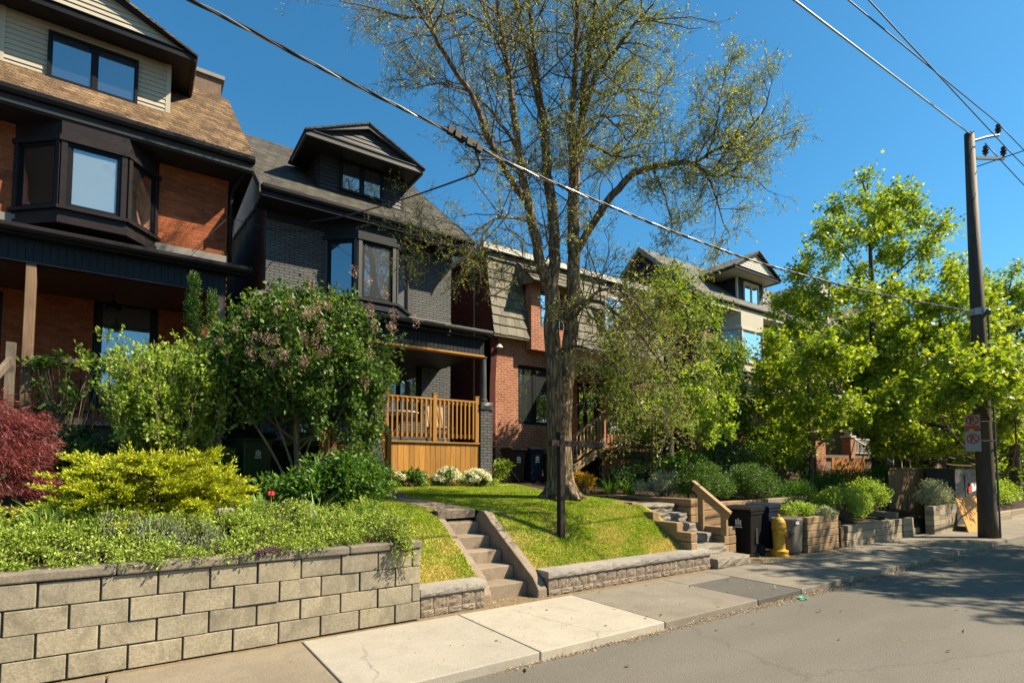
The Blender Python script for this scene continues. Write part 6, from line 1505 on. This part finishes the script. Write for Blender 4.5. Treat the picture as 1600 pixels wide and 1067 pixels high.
for k in range(6):
    a = k * math.pi / 3; o = np.array([math.cos(a), math.sin(a), 0]); s = np.array([-math.sin(a), math.cos(a), 0]); z = np.array([0, 0, 1.0])
    b.add([c0, c0 + o * .028 + s * .024 + z * .022, c0 + o * .034 + s * .016 + z * .05, c0 + o * .022 + z * .072, c0 + o * .034 - s * .016 + z * .05, c0 + o * .028 - s * .024 + z * .022], [(0, 1, 2, 3, 4, 5)])
b.build('flower', L_['petal_red'], t)
for i, (u, v, d_, sz, lab) in enumerate(((92, 866, 4.9, .09, 'small flat pale stone in the ground cover'), (125, 862, 4.95, .10, 'larger flat pale stone in the ground cover'), (478, 797, 6.2, .13, 'rounded pale stone half buried behind the ground cover'), (352, 792, 6.0, .10, 'pale stone below the golden juniper'))):
    c0 = pt(u, v, d_); b = MB(); rock_block(b, c0[0] - sz, c0[0] + sz, c0[1] - sz * .6, c0[1] + sz * .6, c0[2] - .12, c0[2] - .01, random.Random(60 + i), .02, (5, 4, 2))
    tag(b.build('garden_stone', M['armour']), lab, 'stone', 'pale stones in the front bed')

# white hydrangeas under the cedar skirt
for x, n_h, lab in ((5.0, 7, 'leafy hydrangea with few white heads nearest the porch stairs'), (5.95, 24, 'middle white flowering hydrangea below the cedar boards'), (6.72, 46, 'fullest white flowering hydrangea beside the grey brick pier')):
    y = 11.22; z = float(lawn_z(x, y)); C = ell((x, y, z + .17), (.36, .22, .2), 22, .4, -.3)
    t = shrub('hydrangea', lab, 'flowering shrub', (x, y, z), C, .12, 1000, .075, .05, L_['fern'], 'hydrangeas below the cedar porch')
    Hd = ell((x, y - .04, z + .18), (.34, .22, .22), n_h, .9, -.05); P, d = ball(Hd, .075, 80, .85, .3); leaves('blossoms', P, .034, .032, L_['petal_white'], t, dirs=d, up=.3)
C = np.stack([rng.uniform(4.5, 7.3, 26), rng.uniform(11.15, 11.4, 26), np.full(26, 1.36)], 1); shrub('edging_plant', 'low green edging plants between the hydrangeas', 'plant', (5.5, 11.3, 1.3), C, .12, 1500, .05, .03, L_['light'], stems=False)
C = ell((7.95, 11.9, 1.6), (.2, .25, .32), 12, .3); shrub('leafy_shrub', 'small pale leaved shrub at the red brick corner', 'shrub', (8.05, 11.8, 1.3), C, .16, 1100, .06, .04, L_['light'], up=.5)

# ================================================================ planting on the far side of the lawn
def bush(name, lab, c, r, nc, cr, nl, L, W, lm, cat='shrub', **k):
    C = ell(c, r, nc, .4, -.5); return shrub(name, lab, cat, (c[0], c[1], c[2] - r[2]), C, cr, nl, L, W, L_[lm], **k)
bush('leafy_shrub', 'yellow and orange leaved small shrub right of the big trunk', (8.6, 9.5, 1.35), (.30, .25, .26), 18, .12, 1100, .055, .035, 'gold')
bush('leafy_shrub', 'pale green perennials along the top of the timber wall', (9.9, 8.25, 1.3), (.75, .35, .28), 40, .16, 3600, .055, .022, 'silver', up=.4)
for x, y, lab in ((9.55, 9.0, 'arching dark green daylily clump behind the timber wall'), (9.2, 9.25, 'smaller daylily clump near the big trunk')):
    t = thing('daylily', lab, 'plant', (x, y, 1.05), 'daylilies behind the timber wall'); V, F = straps((x, y, 1.05), 70, .55, .022, .18, 1.25); np_mesh('blade', V, F, L_['fern'], t)
bush('evergreen_bush', 'dark narrow evergreen beside the wooden side stairs', (12.0, 10.9, 2.2), (.42, .45, 1.2), 60, .25, 8000, .05, .02, 'dark', 'evergreen', up=.2)
bush('leafy_shrub', 'deep green shrub below the wooden side stairs', (11.2, 10.4, 1.45), (.8, .5, .35), 40, .25, 4200, .08, .05, 'dark')
bush('yew_bush', 'rounded dark yew behind the wooden handrail', (10.4, 7.55, 1.32), (.75, .45, .42), 60, .2, 15000, .055, .016, 'yew', 'yew', up=.3, dirs=(0, 0, .5))
bush('yew_bush', 'loose yew drooping over the pale timber wall behind the bins', (12.0, 7.45, 1.3), (.85, .45, .45), 60, .22, 15000, .06, .017, 'yew', 'yew', up=.3)
bush('leafy_shrub', 'bright lime shrub above the timber planter', (16.0, 9.1, 2.15), (1.25, .7, .8), 55, .3, 5600, .09, .055, 'light', up=.6)
bush('leafy_shrub', 'dark purple stemmed shrub behind the loose yew', (13.4, 8.9, 1.7), (.9, .6, .7), 45, .28, 4200, .08, .045, 'dark')
bush('leafy_shrub', 'shady undergrowth beneath the dense green tree', (11.9, 9.3, 1.65), (.9, .5, .5), 40, .25, 3600, .085, .05, 'fern')
bush('leafy_shrub', 'shaded shrubs before the tan brick porch', (19.5, 10.8, 2.0), (1.8, .6, .9), 60, .35, 5500, .10, .06, 'dark')
bush('low_hedge', 'low green hedge plants behind the weathered timber wall', (18.3, 8.3, 1.25), (2.6, .6, .35), 70, .25, 8000, .07, .03, 'fern', 'hedge')
bush('planter_flowers', 'mixed leaves and pale flowers in the pale timber planter', (11.85, 6.2, .78), (.5, .3, .16), 22, .13, 2000, .055, .028, 'light', 'flowers')
bush('planter_flowers', 'silver trailing leaves hanging over the timber planter edge', (12.15, 5.78, .74), (.3, .14, .12), 14, .1, 1200, .045, .022, 'silver', 'flowers')
bush('leafy_shrub', 'green perennials rising behind the low weathered wall', (14.2, 6.4, .78), (1.35, .45, .42), 60, .2, 7000, .06, .03, 'light', up=.5)
bush('leafy_shrub', 'tall grassy green plants behind the timber planter', (13.3, 7.0, .95), (.7, .35, .35), 30, .2, 3000, .12, .018, 'fern', up=.2, dirs=(0, 0, 1.2))
bush('yew_bush', 'wide dark yew hedge before the ochre board fence', (19.8, 7.6, 1.25), (1.9, .6, .45), 75, .28, 15000, .06, .018, 'yew', 'yew', up=.3)
bush('silver_bush', 'silver leaved bush spilling over the grey block planter', (17.95, 5.65, .95), (.75, .35, .40), 50, .18, 8000, .055, .012, 'silver', 'shrub', dirs=(0, -.3, -.5), up=.3)
bush('leafy_shrub', 'yellow green shrub at the corner of the garden steps', (15.9, 6.5, .95), (.7, .45, .5), 40, .2, 4200, .06, .035, 'light')
bush('leafy_shrub', 'flowering shrub on the low wall beyond the pole', (25.5, 6.1, .75), (1.4, .4, .4), 40, .25, 4000, .08, .045, 'light')
bush('climbing_vine', 'tall leafy vine just beyond the utility pole', (26.5, 7.0, 1.9), (1.0, .5, 1.3), 60, .35, 6000, .10, .07, 'maple', 'vine')
bush('leafy_shrub', 'large green shrubs at the bend of the far pavement', (33, 7.2, 1.5), (3.5, .9, 1.5), 80, .6, 7000, .16, .10, 'lush')

# ================================================================ kerb litter and scraps
n_ = 3600; x = 2.6 + 10.8 * rng.uniform(0, 1, n_) ** .75; y = 4.075 - np.abs(rng.normal(size=n_)) * .055 * (.5 + np.clip((x - 3) / 4, 0, 1)); z = -.035 - .05 * (y / 4.2) ** 2 + .006 + rng.uniform(.0, .014, n_)
P1 = np.stack([x, y, z], 1)
x = rng.uniform(9.2, 14.5, 1500); y = 5.62 + rng.normal(size=1500) * .13; y = np.clip(y, 5.1, 5.95); P2 = np.stack([x, y, np.full(1500, .006)], 1)
x = rng.uniform(2.0, 16, 420); y = rng.uniform(4.2, 5.6, 420); P3 = np.stack([x, y, np.full(420, .008)], 1)
x = rng.uniform(3.7, 4.7, 260); y = rng.uniform(5.65, 6.0, 260); P4 = np.stack([x, y, np.full(260, .006)], 1)
V, F = leaf_geo(np.concatenate([P1, P2, P3, P4]), .020, .013, dirs=np.array([0, 0, 0]), dn=1, up=.9, fold=.1)
tag(np_mesh('leaf_litter', V, F, L_['litter']), 'dry tan seed litter gathered along the kerb', 'leaf litter', kind='stuff')
n_ = 70; P = np.stack([rng.uniform(1.0, 14, n_), rng.uniform(.8, 5.6, n_), np.zeros(n_)], 1); P[:, 2] = np.where(P[:, 1] > 4.1, .008, -.028 - .05 * (P[:, 1] / 4.2) ** 2); V, F = leaf_geo(P, .055, .035, up=.95, fold=.15)
tag(np_mesh('fallen_leaves', V, F, L_['fern']), 'scattered fallen green leaves on pavement and road', 'leaf litter', kind='stuff')
b = MB(); b.poly((7.45, 3.9, -.07), (7.58, 3.87, -.06), (7.68, 3.96, -.07), (7.62, 4.02, -.05), (7.52, 3.99, -.066)); b.poly((7.5, 3.92, -.066), (7.58, 3.9, -.045), (7.6, 3.97, -.06), (7.53, 3.97, -.04))
tag(b.build('paper_scrap', plain('scrap_green', (.10, .42, .28), .6)), 'crumpled mint green scrap at the kerb by the asphalt patch', 'litter')

# ================================================================ overhead wires
wb = plain('wire_black', (.035, .034, .033), .45, .2); wa = plain('wire_alu', (.55, .53, .5), .35, .2, metal=.7)
def catenary(p, q, sag, n=40):
    p, q = np.array(p, float), np.array(q, float); t_ = np.linspace(0, 1, n)[:, None]; c = p + (q - p) * t_; c[:, 2] -= (4 * sag * t_ * (1 - t_))[:, 0]; return c
t = thing('service_cable', 'twisted black and silver service cable strung past the houses to the pole', 'cable', (4, 4.4, 4.7))
ca = np.array([on_y(u, v, 4.42) for u, v in ((300, 0), (500, 106), (700, 205), (780, 249), (900, 301), (1040, 358), (1180, 410), (1350, 455), (1520, 487))])
ca = np.concatenate([np.array([(-14, 4.42, 6.35), (-10, 4.42, 5.85), (-6, 4.42, 5.47), (-2.5, 4.42, 5.22)]), ca])
tt = np.linspace(0, len(ca) - 1, 260); cs = np.stack([np.interp(tt, np.arange(len(ca)), ca[:, k]) for k in range(3)], 1)
for _ in range(30): cs[1:-1] = .25 * cs[:-2] + .5 * cs[1:-1] + .25 * cs[2:]
arc = np.concatenate([[0], np.cumsum(np.linalg.norm(np.diff(cs, axis=0), axis=1))])
dn_ = np.interp(np.linspace(0, arc[-1], 1200), arc, np.arange(len(cs))); cs = np.stack([np.interp(dn_, np.arange(len(cs)), cs[:, k]) for k in range(3)], 1); ar = np.linspace(0, arc[-1], 1200)
for k, (m_, r_) in enumerate(((wb, .0085), (wb, .0085), (wa, .0065))):
    ph = ar * 9 + k * 2.094; off = np.stack([0 * ph, np.cos(ph) * .0095, np.sin(ph) * .0095], 1); b = MB(); b.tube(cs + off, r_, 5); b.build('strand', m_, t, smooth=True)
t2 = thing('cable_splice', 'cluster of black connectors clamped on the service cable', 'connector', tuple(on_y(722, 215, 4.42)))
b = MB(); q0 = on_y(702, 205, 4.42); q1 = on_y(752, 232, 4.42); dv_ = unit(q1 - q0)
for k, (f, o) in enumerate(((0, (0, 0, .03)), (.18, (0, -.03, .0)), (.36, (0, .02, .025)), (.55, (0, -.02, -.01)), (.72, (0, .0, .02)), (.86, (0, -.015, -.015)))):
    a = q0 + (q1 - q0) * f + np.array(o) * .7; b.tube([a, a + dv_ * .06, a + dv_ * .065, a + dv_ * .10], [.020, .020, .013, .011], 8); b.obox(a + dv_ * .0 - np.array([.022, .022, .042]), dv_ * .062, (0, .044, 0), np.array([0, 0, .075]) + dv_ * .012); b.tube([a + dv_ * .03 + np.array([0, 0, .02]), a + dv_ * .03 + np.array([0, 0, .038])], .008, 6)
b.build('connector', plain('connector_black', (.008, .008, .009), .6, .2, spec=.2), t2)
t = thing('service_drop', 'single dark service wire dropping to the grey house wall', 'cable', tuple(on_y(740, 232, 4.42)))
q = [on_y(742, 232, 4.42), on_y(750, 258, 4.5), on_y(742, 272, 5.0)]; e = on_y(478, 347, 13.95); m_ = catenary(q[-1], e, .10, 24)
b = MB(); b.tube(np.concatenate([np.array(q[:2]), m_]), .011, 6); b.build('wire', wb, t, smooth=True)
t = thing('service_drop', 'thin wire from the orange brick corner across to the grey house', 'cable', tuple(on_y(357, 325, 13.95)))
b = MB(); b.tube(catenary((1.62, 13.92, 7.55), (3.6, 13.97, 7.75), .12, 16), .008, 6); b.tube(catenary((1.62, 13.92, 7.55), (.75, 11.6, 5.75), .0, 6), .008, 6); b.build('wire', wb, t)
def wire(lab, pts, r, m_, sag=0):
    t_ = thing('power_line', lab, 'power line', tuple(pts[0]), 'power lines on the tall pole'); b = MB()
    for a, c in zip(pts[:-1], pts[1:]): b.tube(catenary(a, c, sag, 16), r, 6)
    b.build('wire', m_, t_, smooth=True)
a = np.array((17.38, 4.42, 10.26)); wire('thick silver power line running to the pole top', [a + (on_y(1240, 0, 4.2) - a) * 2.2, a], .017, wa)
a = np.array((18.35, 4.1, 10.75)); wire('upper dark power line on the top insulator', [a + (on_y(1325, 0, 4.2) - a) * 2.2, a, np.array((38, 4.0, 11.3))], .012, wb, .0)
a = np.array((18.72, 4.1, 10.3)); wire('lower dark power line on the outer insulator', [a + (on_y(1357, 0, 4.1) - a) * 2.2, a, np.array((38, 4.0, 10.6))], .012, wb, .0)
a = np.array((17.95, 4.28, 10.15)); wire('dark power line leaving the inner insulator towards the far pole', [a, np.array((38, 3.6, 9.2))], .012, wb, .2)
wire('short cross street guy wire below the insulators', [np.array((17.5, 4.4, 9.42)), np.array((18.5, -6, 9.6))], .012, wb)
b = MB()
# ---------------------------------------------------------------- camera, sky, sun
cam = bpy.data.cameras.new('camera'); co = bpy.data.objects.new('camera', cam); COL.objects.link(co)
co.location = (0, 0, EYE)
R3 = Matrix(((_rt[0], _up[0], -_fw[0]), (_rt[1], _up[1], -_fw[1]), (_rt[2], _up[2], -_fw[2])))
co.rotation_euler = R3.to_euler()
cam.sensor_width = 36; cam.sensor_fit = 'HORIZONTAL'; cam.lens = F_PX / 1600 * 36
cam.shift_y = (CY - 533.5) / 1600; cam.clip_end = 2000; cam.clip_start = .05
SC.camera = co
w = bpy.data.worlds.new('World'); SC.world = w; w.use_nodes = True
nt = w.node_tree; nt.nodes.clear(); n = N(nt)
SUN_D = Vector((.78, -.62, 0)).normalized(); EL = math.radians(46)
sky = n('TexSky', sky_type='NISHITA', sun_disc=False, sun_elevation=EL, sun_rotation=math.atan2(SUN_D.x, SUN_D.y), altitude=0, air_density=1.0, dust_density=.5, ozone_density=2.2)
sc_ = n('SeparateColor', {'Color': sky.outputs[0]})
rb = n('Math', {0: sc_.outputs[0], 1: sc_.outputs[2]}, operation='DIVIDE').outputs[0]
blue = n('Math', {0: 1.0, 1: rb}, operation='SUBTRACT', use_clamp=True).outputs[0]      # how blue the clear sky already is
bg = n('Background', {'Color': mixc(n, 1.0, sky.outputs[0], mixc(n, blue, (1, 1, 1), (.04, .93, 1.18)), 'MULTIPLY'), 'Strength': .066})
n('OutputWorld', {'Surface': bg.outputs[0]})
sl = bpy.data.lights.new('sun', 'SUN'); sl.energy = 5.0; sl.angle = math.radians(.5); sl.color = (1.0, .88, .67)
so = bpy.data.objects.new('sun', sl); COL.objects.link(so)
dv = Vector((SUN_D.x * math.cos(EL), SUN_D.y * math.cos(EL), math.sin(EL)))
so.rotation_euler = dv.to_track_quat('Z', 'Y').to_euler(); so.location = (20, -12, 30)
SC.view_settings.view_transform = 'Standard'; SC.view_settings.look = 'None'; SC.view_settings.gamma = 1; SC.view_settings.exposure = 1.30
SC.cycles.max_bounces = 6; SC.cycles.diffuse_bounces = 3; SC.cycles.glossy_bounces = 3; SC.cycles.transparent_max_bounces = 12; SC.cycles.transmission_bounces = 4
